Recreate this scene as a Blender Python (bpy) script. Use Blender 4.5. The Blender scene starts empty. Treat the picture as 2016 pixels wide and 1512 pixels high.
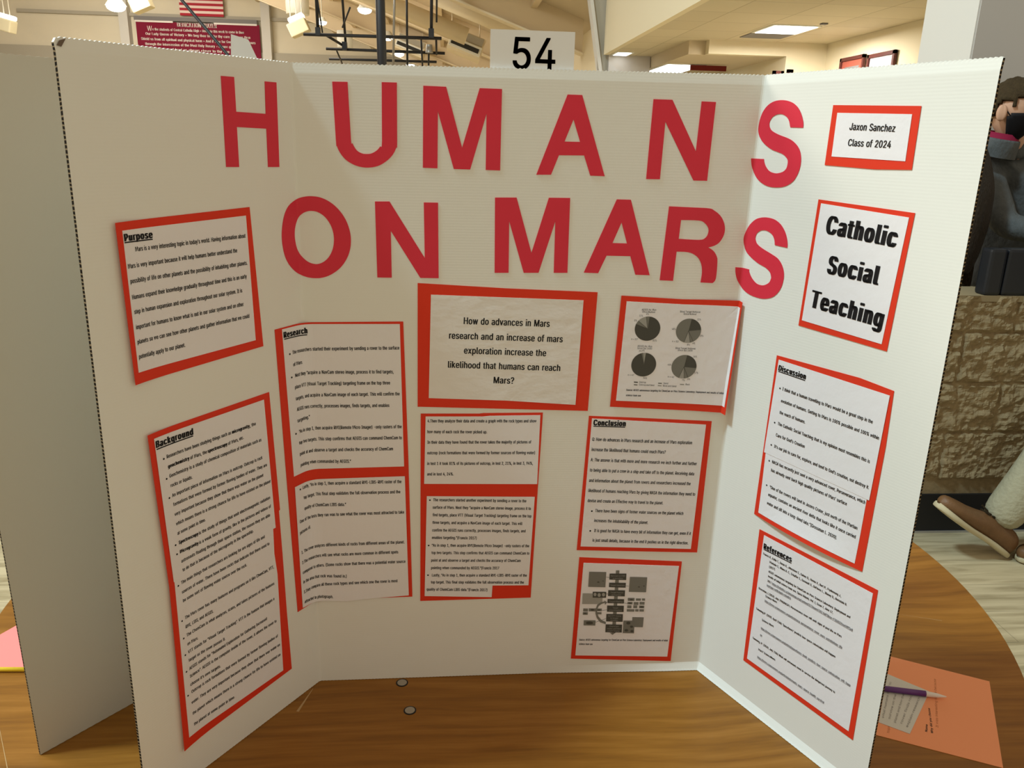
import bpy, bmesh, math, random
from mathutils import Vector, Matrix, noise
from mathutils.geometry import tessellate_polygon
random.seed(7)
C = bpy.context.scene.collection
SC = bpy.context.scene
PI = math.pi

# ---------------------------------------------------------------- camera
TZ = 0.74                                   # table top height
cam_d = bpy.data.cameras.new('camera')
cam = bpy.data.objects.new('camera', cam_d); C.objects.link(cam)
cam_d.sensor_fit = 'HORIZONTAL'; cam_d.sensor_width = 36.0
cam_d.lens = 36.0 * 1566.51 / 2016
cam_d.clip_start = 0.02; cam_d.clip_end = 200
_r = Vector((0.99701423, -0.07333015, 0.02419344)); _u = -Vector((0.00175204, -0.29174962, -0.95649312)); _f = Vector((0.07719821, 0.95367964, -0.29075004))
cam.matrix_world = Matrix(((_r.x, _u.x, -_f.x, -0.10348), (_r.y, _u.y, -_f.y, -1.08932), (_r.z, _u.z, -_f.z, 1.56405), (0, 0, 0, 1)))
SC.camera = cam

# ---------------------------------------------------------------- world, lights, exposure
vs = SC.view_settings
vs.view_transform = 'Standard'; vs.look = 'None'; vs.gamma = 1.0; vs.use_curve_mapping = False
vs.exposure = 0.1
W = bpy.data.worlds.new('world'); SC.world = W; W.use_nodes = True
nt = W.node_tree; nt.nodes.clear()
wo = nt.nodes.new('ShaderNodeOutputWorld'); bg = nt.nodes.new('ShaderNodeBackground')
tc = nt.nodes.new('ShaderNodeTexCoord'); sx = nt.nodes.new('ShaderNodeSeparateXYZ'); mr = nt.nodes.new('ShaderNodeMapRange')
cr = nt.nodes.new('ShaderNodeMix'); cr.data_type = 'RGBA'
nt.links.new(tc.outputs['Generated'], sx.inputs[0]); nt.links.new(sx.outputs['X'], mr.inputs['Value'])
mr.inputs['From Min'].default_value = -0.8; mr.inputs['From Max'].default_value = 0.6
nt.links.new(mr.outputs[0], cr.inputs['Factor'])
cr.inputs['A'].default_value = (0.50, 0.435, 0.335, 1)        # gym daylight side
cr.inputs['B'].default_value = (0.53, 0.445, 0.32, 1)        # warm lobby side
nt.links.new(cr.outputs['Result'], bg.inputs['Color']); bg.inputs['Strength'].default_value = 0.99
nt.links.new(bg.outputs[0], wo.inputs[0])

def light(name, kind, loc, energy, color, size=1.0, target=None, sy=None):
    d = bpy.data.lights.new(name, kind); o = bpy.data.objects.new(name, d); C.objects.link(o)
    o.location = loc; d.energy = energy; d.color = color
    if kind == 'AREA':
        d.size = size
        if sy: d.shape = 'RECTANGLE'; d.size_y = sy
    elif kind == 'POINT': d.shadow_soft_size = size
    if target is not None:
        o.rotation_euler = (Vector(target) - Vector(loc)).to_track_quat('-Z', 'Y').to_euler()
    return o
KEY = light('high_bay_key', 'AREA', (-4.7, -0.5, 8.8), 700, (0.68, 0.91, 1.0), 1.0, (0, 0, 1.1))
light('gym_fill_near', 'AREA', (-6, 17, 5.9), 1350, (1.0, 0.93, 0.80), 5.0, (-4, 19, 0))  # unseen fill added to brighten the gym roof and beams
light('gym_fill_far', 'AREA', (-11, 26, 7.4), 1600, (1.0, 0.93, 0.80), 6.0, (-10, 30, 0))  # unseen fill added to lift the far gym wall
light('gym_fill_mid', 'AREA', (-8.5, 3.4, 6.2), 420, (1.0, 0.94, 0.82), 2.5, (-1.5, 1.2, 0))  # added fill, no fixture: brightens the bulkhead and the table's left side
light('lobby_light', 'AREA', (3.37, 7.6, 2.70), 90, (1.0, 0.95, 0.85), 0.5, (3.37, 7.6, 0))

# ---------------------------------------------------------------- materials
def mat(name, col, rough=0.6, spec=0.3, metal=0.0, bump=None, var=None, emit=None):
    m = bpy.data.materials.new(name); m.use_nodes = True
    n = m.node_tree.nodes; l = m.node_tree.links; b = n['Principled BSDF']
    b.inputs['Base Color'].default_value = (*col, 1); b.inputs['Roughness'].default_value = rough
    b.inputs['Specular IOR Level'].default_value = spec; b.inputs['Metallic'].default_value = metal
    t = n.new('ShaderNodeTexCoord')
    if var:                                   # var = (scale xyz, amount): soft colour variation of the material itself
        mp = n.new('ShaderNodeMapping'); mp.inputs['Scale'].default_value = var[0]
        ns = n.new('ShaderNodeTexNoise'); ns.inputs['Detail'].default_value = 5
        l.new(t.outputs['Object'], mp.inputs[0]); l.new(mp.outputs[0], ns.inputs['Vector'])
        mx = n.new('ShaderNodeMix'); mx.data_type = 'RGBA'
        mx.inputs['A'].default_value = tuple(c * (1 - var[1]) for c in col) + (1,); mx.inputs['B'].default_value = tuple(min(1, c * (1 + var[1])) for c in col) + (1,)
        l.new(ns.outputs['Fac'], mx.inputs['Factor']); l.new(mx.outputs['Result'], b.inputs['Base Color'])
    if bump:                                  # bump = (scale xyz, strength, distance)
        mp = n.new('ShaderNodeMapping'); mp.inputs['Scale'].default_value = bump[0]
        ns = n.new('ShaderNodeTexNoise'); ns.inputs['Detail'].default_value = 4
        l.new(t.outputs['Object'], mp.inputs[0]); l.new(mp.outputs[0], ns.inputs['Vector'])
        bp = n.new('ShaderNodeBump'); bp.inputs['Strength'].default_value = bump[1]; bp.inputs['Distance'].default_value = bump[2]
        l.new(ns.outputs['Fac'], bp.inputs['Height']); l.new(bp.outputs[0], b.inputs['Normal'])
    if emit:
        b.inputs['Emission Color'].default_value = (*emit[0], 1); b.inputs['Emission Strength'].default_value = emit[1]
    return m

def board_mat():
    m = mat('white_corrugated_board', (0.79, 0.785, 0.73), 0.55, 0.25)
    n = m.node_tree.nodes; l = m.node_tree.links; b = n['Principled BSDF']
    t = n.new('ShaderNodeTexCoord'); w = n.new('ShaderNodeTexWave'); w.wave_type = 'BANDS'; w.bands_direction = 'Z'
    w.inputs['Scale'].default_value = 85.0; w.inputs['Distortion'].default_value = 0.6; w.inputs['Detail'].default_value = 2
    l.new(t.outputs['Object'], w.inputs['Vector'])
    ns = n.new('ShaderNodeTexNoise'); ns.inputs['Scale'].default_value = 4.0; l.new(t.outputs['Object'], ns.inputs['Vector'])
    mu = n.new('ShaderNodeMath'); mu.operation = 'MULTIPLY'; l.new(w.outputs['Fac'], mu.inputs[0]); l.new(ns.outputs['Fac'], mu.inputs[1])
    bp = n.new('ShaderNodeBump'); bp.inputs['Strength'].default_value = 0.22; bp.inputs['Distance'].default_value = 0.00018
    l.new(mu.outputs[0], bp.inputs['Height']); l.new(bp.outputs[0], b.inputs['Normal'])
    return m
def core_mat():                               # open flutes seen on the cut edges
    m = mat('corrugated_edge', (0.16, 0.10, 0.05), 0.9, 0.1)
    n = m.node_tree.nodes; l = m.node_tree.links; b = n['Principled BSDF']
    t = n.new('ShaderNodeTexCoord'); w = n.new('ShaderNodeTexWave'); w.bands_direction = 'Z'; w.inputs['Scale'].default_value = 70.0; w.inputs['Distortion'].default_value = 4.0
    l.new(t.outputs['Object'], w.inputs['Vector'])
    r = n.new('ShaderNodeValToRGB'); r.color_ramp.elements[0].position = 0.6; r.color_ramp.elements[0].color = (0.014, 0.009, 0.005, 1)
    r.color_ramp.elements[1].position = 0.95; r.color_ramp.elements[1].color = (0.26, 0.19, 0.11, 1)
    l.new(w.outputs['Fac'], r.inputs[0]); l.new(r.outputs[0], b.inputs['Base Color'])
    return m
def wood_mat():
    m = mat('brown_wood_laminate', (0.3, 0.13, 0.03), 0.38, 0.28)
    n = m.node_tree.nodes; l = m.node_tree.links; b = n['Principled BSDF']
    t = n.new('ShaderNodeTexCoord')
    wp = n.new('ShaderNodeTexNoise'); wp.inputs['Scale'].default_value = 1.6; l.new(t.outputs['Object'], wp.inputs['Vector'])
    ad = n.new('ShaderNodeVectorMath'); ad.operation = 'MULTIPLY_ADD'; ad.inputs[1].default_value = (0.09, 0.09, 0.09)
    l.new(wp.outputs['Color'], ad.inputs[0]); l.new(t.outputs['Object'], ad.inputs[2])
    mp = n.new('ShaderNodeMapping'); mp.inputs['Scale'].default_value = (4, 62, 1); mp.inputs['Rotation'].default_value = (0, 0, 0.05); l.new(ad.outputs[0], mp.inputs[0])
    ns = n.new('ShaderNodeTexNoise'); ns.inputs['Detail'].default_value = 8; ns.inputs['Scale'].default_value = 1.0; ns.inputs['Roughness'].default_value = 0.62; l.new(mp.outputs[0], ns.inputs['Vector'])
    r = n.new('ShaderNodeValToRGB'); e = r.color_ramp.elements
    e[0].position = 0.22; e[0].color = (0.150, 0.055, 0.006, 1); e[1].position = 0.8; e[1].color = (0.36, 0.158, 0.028, 1)
    x = e.new(0.5); x.color = (0.255, 0.103, 0.012, 1)
    l.new(ns.outputs['Fac'], r.inputs[0]); l.new(r.outputs[0], b.inputs['Base Color'])
    n2 = n.new('ShaderNodeTexNoise'); n2.inputs['Scale'].default_value = 7; l.new(t.outputs['Object'], n2.inputs['Vector'])
    mr_ = n.new('ShaderNodeMapRange'); mr_.inputs['To Min'].default_value = 0.3; mr_.inputs['To Max'].default_value = 0.5; l.new(n2.outputs['Fac'], mr_.inputs['Value']); l.new(mr_.outputs[0], b.inputs['Roughness'])
    return m
def plank_mat():
    m = mat('pale_vinyl_plank', (0.5, 0.42, 0.28), 0.4, 0.4)
    n = m.node_tree.nodes; l = m.node_tree.links; b = n['Principled BSDF']
    t = n.new('ShaderNodeTexCoord'); mp = n.new('ShaderNodeMapping'); mp.inputs['Scale'].default_value = (1.6, 14, 1); l.new(t.outputs['Object'], mp.inputs[0])
    ns = n.new('ShaderNodeTexNoise'); ns.inputs['Detail'].default_value = 7; ns.inputs['Scale'].default_value = 2.0; ns.inputs['Distortion'].default_value = 0.6; l.new(mp.outputs[0], ns.inputs['Vector'])
    r = n.new('ShaderNodeValToRGB'); e = r.color_ramp.elements
    e[0].position = 0.3; e[0].color = (0.30, 0.24, 0.135, 1); e[1].position = 0.62; e[1].color = (0.56, 0.47, 0.30, 1)
    l.new(ns.outputs['Fac'], r.inputs[0])
    bk = n.new('ShaderNodeTexBrick'); bk.inputs['Scale'].default_value = 1.0; bk.inputs['Brick Width'].default_value = 1.2; bk.inputs['Row Height'].default_value = 0.18
    bk.inputs['Mortar Size'].default_value = 0.0015; bk.inputs['Color1'].default_value = (1, 1, 1, 1); bk.inputs['Color2'].default_value = (0.9, 0.9, 0.9, 1); bk.inputs['Mortar'].default_value = (0.6, 0.6, 0.6, 1)
    l.new(t.outputs['Object'], bk.inputs['Vector'])
    mx = n.new('ShaderNodeMix'); mx.data_type = 'RGBA'; mx.blend_type = 'MULTIPLY'; mx.inputs['Factor'].default_value = 1
    l.new(r.outputs[0], mx.inputs['A']); l.new(bk.outputs['Color'], mx.inputs['B']); l.new(mx.outputs['Result'], b.inputs['Base Color'])
    return m
def tile_mat():
    m = mat('ceiling_tile', (0.62, 0.55, 0.40), 0.9, 0.1)
    n = m.node_tree.nodes; l = m.node_tree.links; b = n['Principled BSDF']
    t = n.new('ShaderNodeTexCoord'); bk = n.new('ShaderNodeTexBrick'); bk.offset = 0.0; bk.inputs['Scale'].default_value = 1.0
    bk.inputs['Brick Width'].default_value = 0.61; bk.inputs['Row Height'].default_value = 0.61; bk.inputs['Mortar Size'].default_value = 0.006
    bk.inputs['Color1'].default_value = (0.64, 0.57, 0.42, 1); bk.inputs['Color2'].default_value = (0.58, 0.51, 0.37, 1); bk.inputs['Mortar'].default_value = (0.44, 0.38, 0.26, 1)
    l.new(t.outputs['Object'], bk.inputs['Vector']); l.new(bk.outputs['Color'], b.inputs['Base Color'])
    return m
M = dict(
    shaded_board=mat('shade_darkened_board', (0.55, 0.50, 0.41), 0.6, 0.2),  # white board with the shade it stands in put into a darker colour
    board=board_mat(), core=core_mat(), wood=wood_mat(), plank=plank_mat(), tile=tile_mat(),
    paper=mat('white_paper', (0.81, 0.785, 0.80), 0.6, 0.25, bump=((14, 14, 14), 0.25, 0.002)),
    gloss_paper=mat('wavy_glossy_paper', (0.78, 0.75, 0.72), 0.34, 0.45, bump=((5, 5, 8), 0.28, 0.006)),
    red=mat('red_card', (0.72, 0.042, 0.016), 0.55, 0.18, var=((3, 3, 3), 0.06)),
    crimson=mat('crimson_poster_board', (0.69, 0.034, 0.062), 0.42, 0.22, var=((4, 4, 4), 0.05)),
    ink=mat('black_ink', (0.012, 0.011, 0.012), 0.6, 0.2), link=mat('grey_ink', (0.22, 0.22, 0.24), 0.6, 0.2),
    g0=mat('dark_grey_ink', (0.075, 0.072, 0.06), 0.6, 0.2), g1=mat('mid_grey_ink', (0.19, 0.185, 0.16), 0.6, 0.2), g2=mat('light_grey_ink', (0.34, 0.33, 0.30), 0.6, 0.2),
    card=mat('white_card', (0.80, 0.79, 0.77), 0.55, 0.25),
    orange=mat('orange_paper', (0.86, 0.33, 0.16), 0.7, 0.2), pink=mat('pink_paper', (0.95, 0.26, 0.24), 0.7, 0.2), slip=mat('white_slip', (0.62, 0.60, 0.56), 0.7, 0.2), pencil_line=mat('pencil_grey', (0.25, 0.23, 0.22), 0.8, 0.1), pencil_brown=mat('brown_pencil_marks', (0.42, 0.14, 0.06), 0.8, 0.1),
    purple=mat('purple_plastic', (0.10, 0.02, 0.16), 0.35, 0.5), clear=mat('milky_plastic', (0.72, 0.66, 0.62), 0.3, 0.5), steel=mat('dull_steel', (0.42, 0.38, 0.32), 0.4, 0.5, 0.7),
    yellow=mat('yellow_paint', (0.85, 0.62, 0.03), 0.35, 0.5), rubber=mat('black_rubber', (0.012, 0.012, 0.013), 0.5, 0.3), alu=mat('aluminium_strip', (0.5, 0.5, 0.52), 0.35, 0.5, 0.8),
    grey_wall=mat('grey_painted_wall', (0.50, 0.47, 0.44), 0.8, 0.2), pale_wall=mat('white_and_lit_wall', (0.66, 0.645, 0.61), 0.8, 0.2), cream=mat('cream_painted_wall', (0.76, 0.68, 0.50), 0.8, 0.2),
    panel=mat('gym_wall_panel', (0.74, 0.68, 0.54), 0.8, 0.2, var=((0.25, 1, 0.4), 0.06)), gband=mat('grey_wall_band', (0.44, 0.41, 0.34), 0.8, 0.2), tan=mat('tan_roof_panel', (0.60, 0.51, 0.37), 0.8, 0.2),
    tan2=mat('cream_steel_beam', (0.70, 0.58, 0.40), 0.6, 0.3), duct=mat('cream_sheet_metal', (0.76, 0.66, 0.48), 0.5, 0.3), dark=mat('dark_grille', (0.03, 0.03, 0.028), 0.6, 0.3), bsteel=mat('black_steel', (0.018, 0.018, 0.022), 0.45, 0.4),
    gsteel=mat('galvanised_steel', (0.36, 0.34, 0.31), 0.45, 0.5, 0.5), lamp=mat('lit_lamp_lens', (0.9, 0.9, 0.9), 0.5, 0.2, emit=((0.95, 1.0, 1.0), 4.5)), lamp_dim=mat('dim_lamp_lens', (0.9, 0.9, 0.85), 0.5, 0.2, emit=((1.0, 1.0, 0.92), 1.3)), cream_box=mat('cream_lamp_box', (0.66, 0.60, 0.42), 0.6, 0.2), kraft=mat('torn_kraft_core', (0.16, 0.12, 0.09), 0.9, 0.1), housing=mat('white_lamp_housing', (0.80, 0.80, 0.74), 0.5, 0.3), cord=mat('pale_cord', (0.7, 0.66, 0.55), 0.7, 0.2),
    maroon=mat('maroon_cloth', (0.21, 0.011, 0.036), 0.8, 0.2), cloth_white=mat('white_cloth_print', (0.85, 0.80, 0.76), 0.8, 0.2), frame_grey=mat('grey_frame', (0.20, 0.19, 0.19), 0.6, 0.3), flag_red=mat('flag_red', (0.42, 0.03, 0.05), 0.8, 0.2), flag_white=mat('flag_white', (0.82, 0.66, 0.62), 0.8, 0.2), navy=mat('flag_blue', (0.02, 0.025, 0.08), 0.8, 0.2),
    frame_wood=mat('dark_red_wood_frame', (0.10, 0.025, 0.02), 0.5, 0.3), mat_red=mat('red_print', (0.36, 0.09, 0.06), 0.7, 0.2), mat_lilac=mat('lilac_print', (0.52, 0.44, 0.46), 0.7, 0.2), sign_red=mat('dark_red_sign', (0.16, 0.012, 0.008), 0.6, 0.3),
    block=mat('split_face_block', (0.27, 0.205, 0.115), 0.9, 0.15, bump=((60, 60, 60), 0.5, 0.004), var=((9, 9, 14), 0.35)), mortar=mat('block_mortar', (0.24, 0.185, 0.105), 0.9, 0.1), smooth_block=mat('smooth_block', (0.26, 0.205, 0.12), 0.85, 0.15),
    pad=mat('black_vinyl_pad', (0.010, 0.012, 0.016), 0.4, 0.4), skin=mat('skin', (0.56, 0.33, 0.22), 0.55, 0.3), lips=mat('lip', (0.4, 0.16, 0.12), 0.5, 0.3), hair=mat('short_brown_hair', (0.05, 0.033, 0.014), 0.75, 0.2, bump=((90, 90, 30), 0.8, 0.006), var=((20, 20, 20), 0.5)), long_hair=mat('dark_brown_hair', (0.022, 0.014, 0.007), 0.6, 0.3, bump=((70, 70, 8), 0.9, 0.01), var=((25, 25, 4), 0.6)),
    mask=mat('black_mask', (0.006, 0.006, 0.008), 0.7, 0.2), jacket=mat('grey_jacket', (0.088, 0.096, 0.098), 0.7, 0.2, bump=((9, 9, 5), 0.4, 0.02), var=((6, 6, 6), 0.3)), coat=mat('dark_brown_coat', (0.035, 0.024, 0.012), 0.85, 0.1, bump=((30, 30, 12), 0.9, 0.02), var=((12, 12, 12), 0.5)), khaki=mat('khaki_trousers', (0.34, 0.32, 0.22), 0.85, 0.15, bump=((7, 7, 9), 0.35, 0.03), var=((8, 8, 8), 0.12)),
    shoe=mat('brown_leather', (0.15, 0.075, 0.03), 0.5, 0.4, bump=((30, 30, 30), 0.3, 0.004), var=((10, 10, 10), 0.25)), sole=mat('pale_sole', (0.50, 0.44, 0.29), 0.7, 0.2), eye=mat('eye_white', (0.6, 0.58, 0.55), 0.3, 0.5), iris=mat('dark_iris', (0.03, 0.02, 0.012), 0.2, 0.5), shirt=mat('maroon_shirt', (0.22, 0.01, 0.04), 0.8, 0.2), blue_shirt=mat('navy_shirt', (0.03, 0.04, 0.09), 0.8, 0.2),
)

# ---------------------------------------------------------------- helpers
def link(o, parent=None):
    C.objects.link(o)
    if parent is not None: o.parent = parent
    return o
def mesh_obj(name, bm, mats, parent=None, smooth=False):
    me = bpy.data.meshes.new(name); bm.normal_update(); bm.to_mesh(me); bm.free()
    for m in (mats if isinstance(mats, (list, tuple)) else [mats]): me.materials.append(m)
    if smooth: me.polygons.foreach_set('use_smooth', [True] * len(me.polygons))
    return link(bpy.data.objects.new(name, me), parent)
def py_obj(name, verts, faces, mats, parent=None, mi=None, smooth=False):
    me = bpy.data.meshes.new(name); me.from_pydata(verts, [], faces)
    for m in (mats if isinstance(mats, (list, tuple)) else [mats]): me.materials.append(m)
    if mi: me.polygons.foreach_set('material_index', mi)
    if smooth: me.polygons.foreach_set('use_smooth', [True] * len(me.polygons))
    me.update(); return link(bpy.data.objects.new(name, me), parent)
def tag(o, label, cat, group=None):
    o['label'] = label; o['category'] = cat
    if group: o['group'] = group
    return o
ANCHOR = {}
def thing(name, label, cat, loc=(0, 0, 0), group=None):
    o = bpy.data.objects.new(name, None); C.objects.link(o); o.location = loc; o.empty_display_size = 0.1
    ANCHOR[o.name] = Vector(loc)
    return tag(o, label, cat, group)
def seat(o, t):                               # child built in world coordinates: keep it there
    o.parent = t; o.matrix_parent_inverse = Matrix.Translation(-ANCHOR.get(t.name, Vector((0, 0, 0)))); return o
def struct(o): o['kind'] = 'structure'; return o
def box(bm, lo, hi, rot=None, mi=0, bevel=0.0):
    lo = Vector(lo); hi = Vector(hi); c = (lo + hi) / 2; s = hi - lo
    r = bmesh.ops.create_cube(bm, size=1.0); v = r['verts']
    for q in v: q.co = Vector((q.co.x * s.x, q.co.y * s.y, q.co.z * s.z))
    if rot is not None:
        for q in v: q.co = rot @ q.co
    for q in v: q.co += c
    fs = {f for q in v for f in q.link_faces}
    for f in fs: f.material_index = mi
    if bevel: bmesh.ops.bevel(bm, geom=list({e for q in v for e in q.link_edges}), offset=bevel, segments=2, affect='EDGES', profile=0.6)
    return v
def tube(bm, a, b, r, r2=None, seg=12, mi=0):
    a = Vector(a); b = Vector(b); d = b - a
    k = bmesh.ops.create_cone(bm, cap_ends=True, segments=seg, radius1=r, radius2=r if r2 is None else r2, depth=d.length)
    m = Matrix.Translation((a + b) / 2) @ d.to_track_quat('Z', 'Y').to_matrix().to_4x4()
    bmesh.ops.transform(bm, matrix=m, verts=k['verts'])
    for f in {f for v in k['verts'] for f in v.link_faces}: f.material_index = mi
    return k['verts']
def ball(bm, c, s, mi=0, seg=20):
    k = bmesh.ops.create_uvsphere(bm, u_segments=seg, v_segments=seg // 2 + 2, radius=1.0)
    for v in k['verts']: v.co = Vector((v.co.x * s[0] + c[0], v.co.y * s[1] + c[1], v.co.z * s[2] + c[2]))
    for f in {f for v in k['verts'] for f in v.link_faces}: f.material_index = mi; f.smooth = True
    return k['verts']
def boxo(name, lo, hi, m, parent=None, rot=None, bevel=0.0):
    bm = bmesh.new(); box(bm, lo, hi, rot, 0, bevel); o = mesh_obj(name, bm, m)
    if parent is not None: seat(o, parent)
    return o
def tubeo(name, a, b, r, m, parent=None, r2=None, seg=12):
    bm = bmesh.new(); tube(bm, a, b, r, r2, seg); o = mesh_obj(name, bm, m, smooth=False)
    for p in o.data.polygons: p.use_smooth = len(p.vertices) == 4
    if parent is not None: seat(o, parent)
    return o

# text: one font curve reused, its flat fill handed back as raw verts / faces
_fc = bpy.data.curves.new('type_setter', 'FONT'); _fc.resolution_u = 2; _fo = bpy.data.objects.new('type_setter', _fc)
try:                                          # the sans face that ships with Blender; its default face otherwise
    import os
    _fc.font = bpy.data.fonts.load(os.path.join(bpy.utils.system_resource('DATAFILES'), 'fonts', 'Inter.woff2'))
except Exception: pass
_fc.dimensions = '2D'; _fc.fill_mode = 'NONE'
def in_poly(p, poly):
    c = False
    for i in range(len(poly)):
        a, b = poly[i], poly[i - 1]
        if (a[1] > p[1]) != (b[1] > p[1]) and p[0] < (b[0] - a[0]) * (p[1] - a[1]) / (b[1] - a[1]) + a[0]: c = not c
    return c
_cache = {}
def glyphs(text, offset=0.0, res=2, gap=1.0):
    key = (text, offset, res, gap)
    if key in _cache: return _cache[key]
    if _fo.name not in C.objects: C.objects.link(_fo)
    _fc.body = text; _fc.offset = offset; _fc.space_character = gap; _fc.space_word = 1.0 if gap == 1.0 else 1.25; _fc.resolution_u = res
    dg = bpy.context.evaluated_depsgraph_get(); ev = _fo.evaluated_get(dg); me = ev.to_mesh()
    V = [(v.co.x, v.co.y) for v in me.vertices]; nb_ = {}
    for e in me.edges:
        a, b = e.vertices; nb_.setdefault(a, []).append(b); nb_.setdefault(b, []).append(a)
    ev.to_mesh_clear(); loops = []; seen = set()
    for a in range(len(V)):
        if a in seen or a not in nb_: continue
        l = [a]; seen.add(a)
        while True:                           # vertices of one contour follow each other in order
            nx_ = [b for b in nb_[l[-1]] if b not in seen]
            if not nx_: break
            b = l[-1] + 1 if l[-1] + 1 in nx_ else nx_[0]
            l.append(b); seen.add(b)
        if len(l) > 2: loops.append(l)
    def area(l): return sum(V[l[i - 1]][0] * V[l[i]][1] - V[l[i]][0] * V[l[i - 1]][1] for i in range(len(l))) / 2
    ar = [area(l) for l in loops]; big = max(range(len(loops)), key=lambda i: abs(ar[i])) if loops else 0
    solid = [i for i in range(len(loops)) if ar[i] * ar[big] > 0]; F = []
    bb = [(min(V[q][0] for q in l), max(V[q][0] for q in l)) for l in loops]
    own = {i: [] for i in solid}
    for i in range(len(loops)):
        if i in own: continue
        c = [k for k in solid if bb[k][0] <= bb[i][0] and bb[k][1] >= bb[i][1] and in_poly(V[loops[i][0]], [V[q] for q in loops[k]])]
        if c: own[min(c, key=lambda k: abs(ar[k]))].append(i)
    for k in solid:
        ls = [loops[k]] + [loops[i] for i in own[k]]; ids = [q for l in ls for q in l]
        for t in tessellate_polygon([[Vector((V[q][0], V[q][1], 0)) for q in l] for l in ls]): F.append(tuple(ids[q] for q in t))
    _cache[key] = (V, F); return V, F
CAPH = max(v[1] for v in glyphs('H')[0])
def set_line(out, text, u0, v0, u1, v1, cap, fn, mi=0, weight=1, plain=False, res=2):
    """set one line of type between two baseline ends; weight = extra stem copies side by side (condensed face)"""
    V, F = glyphs(text, 0.0, res, 1.0 if plain else (1.06 if weight < 2 else 1.20))
    if not V: return
    x0 = min(v[0] for v in V); x1 = max(v[0] for v in V); s = cap / CAPH
    L = math.hypot(u1 - u0, v1 - v0); c, sn = (u1 - u0) / L, (v1 - v0) / L
    sh = (0.0,) if plain else ((-0.03, 0.03) if weight < 2 else (-0.075, -0.025, 0.025, 0.075))
    xs = L / (x1 - x0)
    vs_, fs, ms = out
    for d in sh:
        b = len(vs_)
        for x, y in V:
            X = (x - x0 + d) * xs; Y = y * s
            vs_.append(fn(u0 + c * X - sn * Y, v0 + sn * X + c * Y))
        for f in F: fs.append(tuple(i + b for i in f)); ms.append(mi)
def add_poly(out, pts, fn, mi):
    vs_, fs, ms = out; b = len(vs_)
    for p in pts: vs_.append(fn(*p))
    for t in tessellate_polygon([[Vector((p[0], p[1], 0)) for p in pts]]): fs.append(tuple(i + b for i in t)); ms.append(mi)
BOT=[[-0.48504, -0.25088, 0.74], [-0.30845, -0.00225, 0.74], [0.3052, 0.00539, 0.74], [0.4454, -0.27247, 0.74]]
TOP=[[-0.47844, -0.2432, 1.64918], [-0.30468, 0.00033, 1.65289], [0.30652, -0.00175, 1.65591], [0.44579, -0.2722, 1.65728]]
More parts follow.
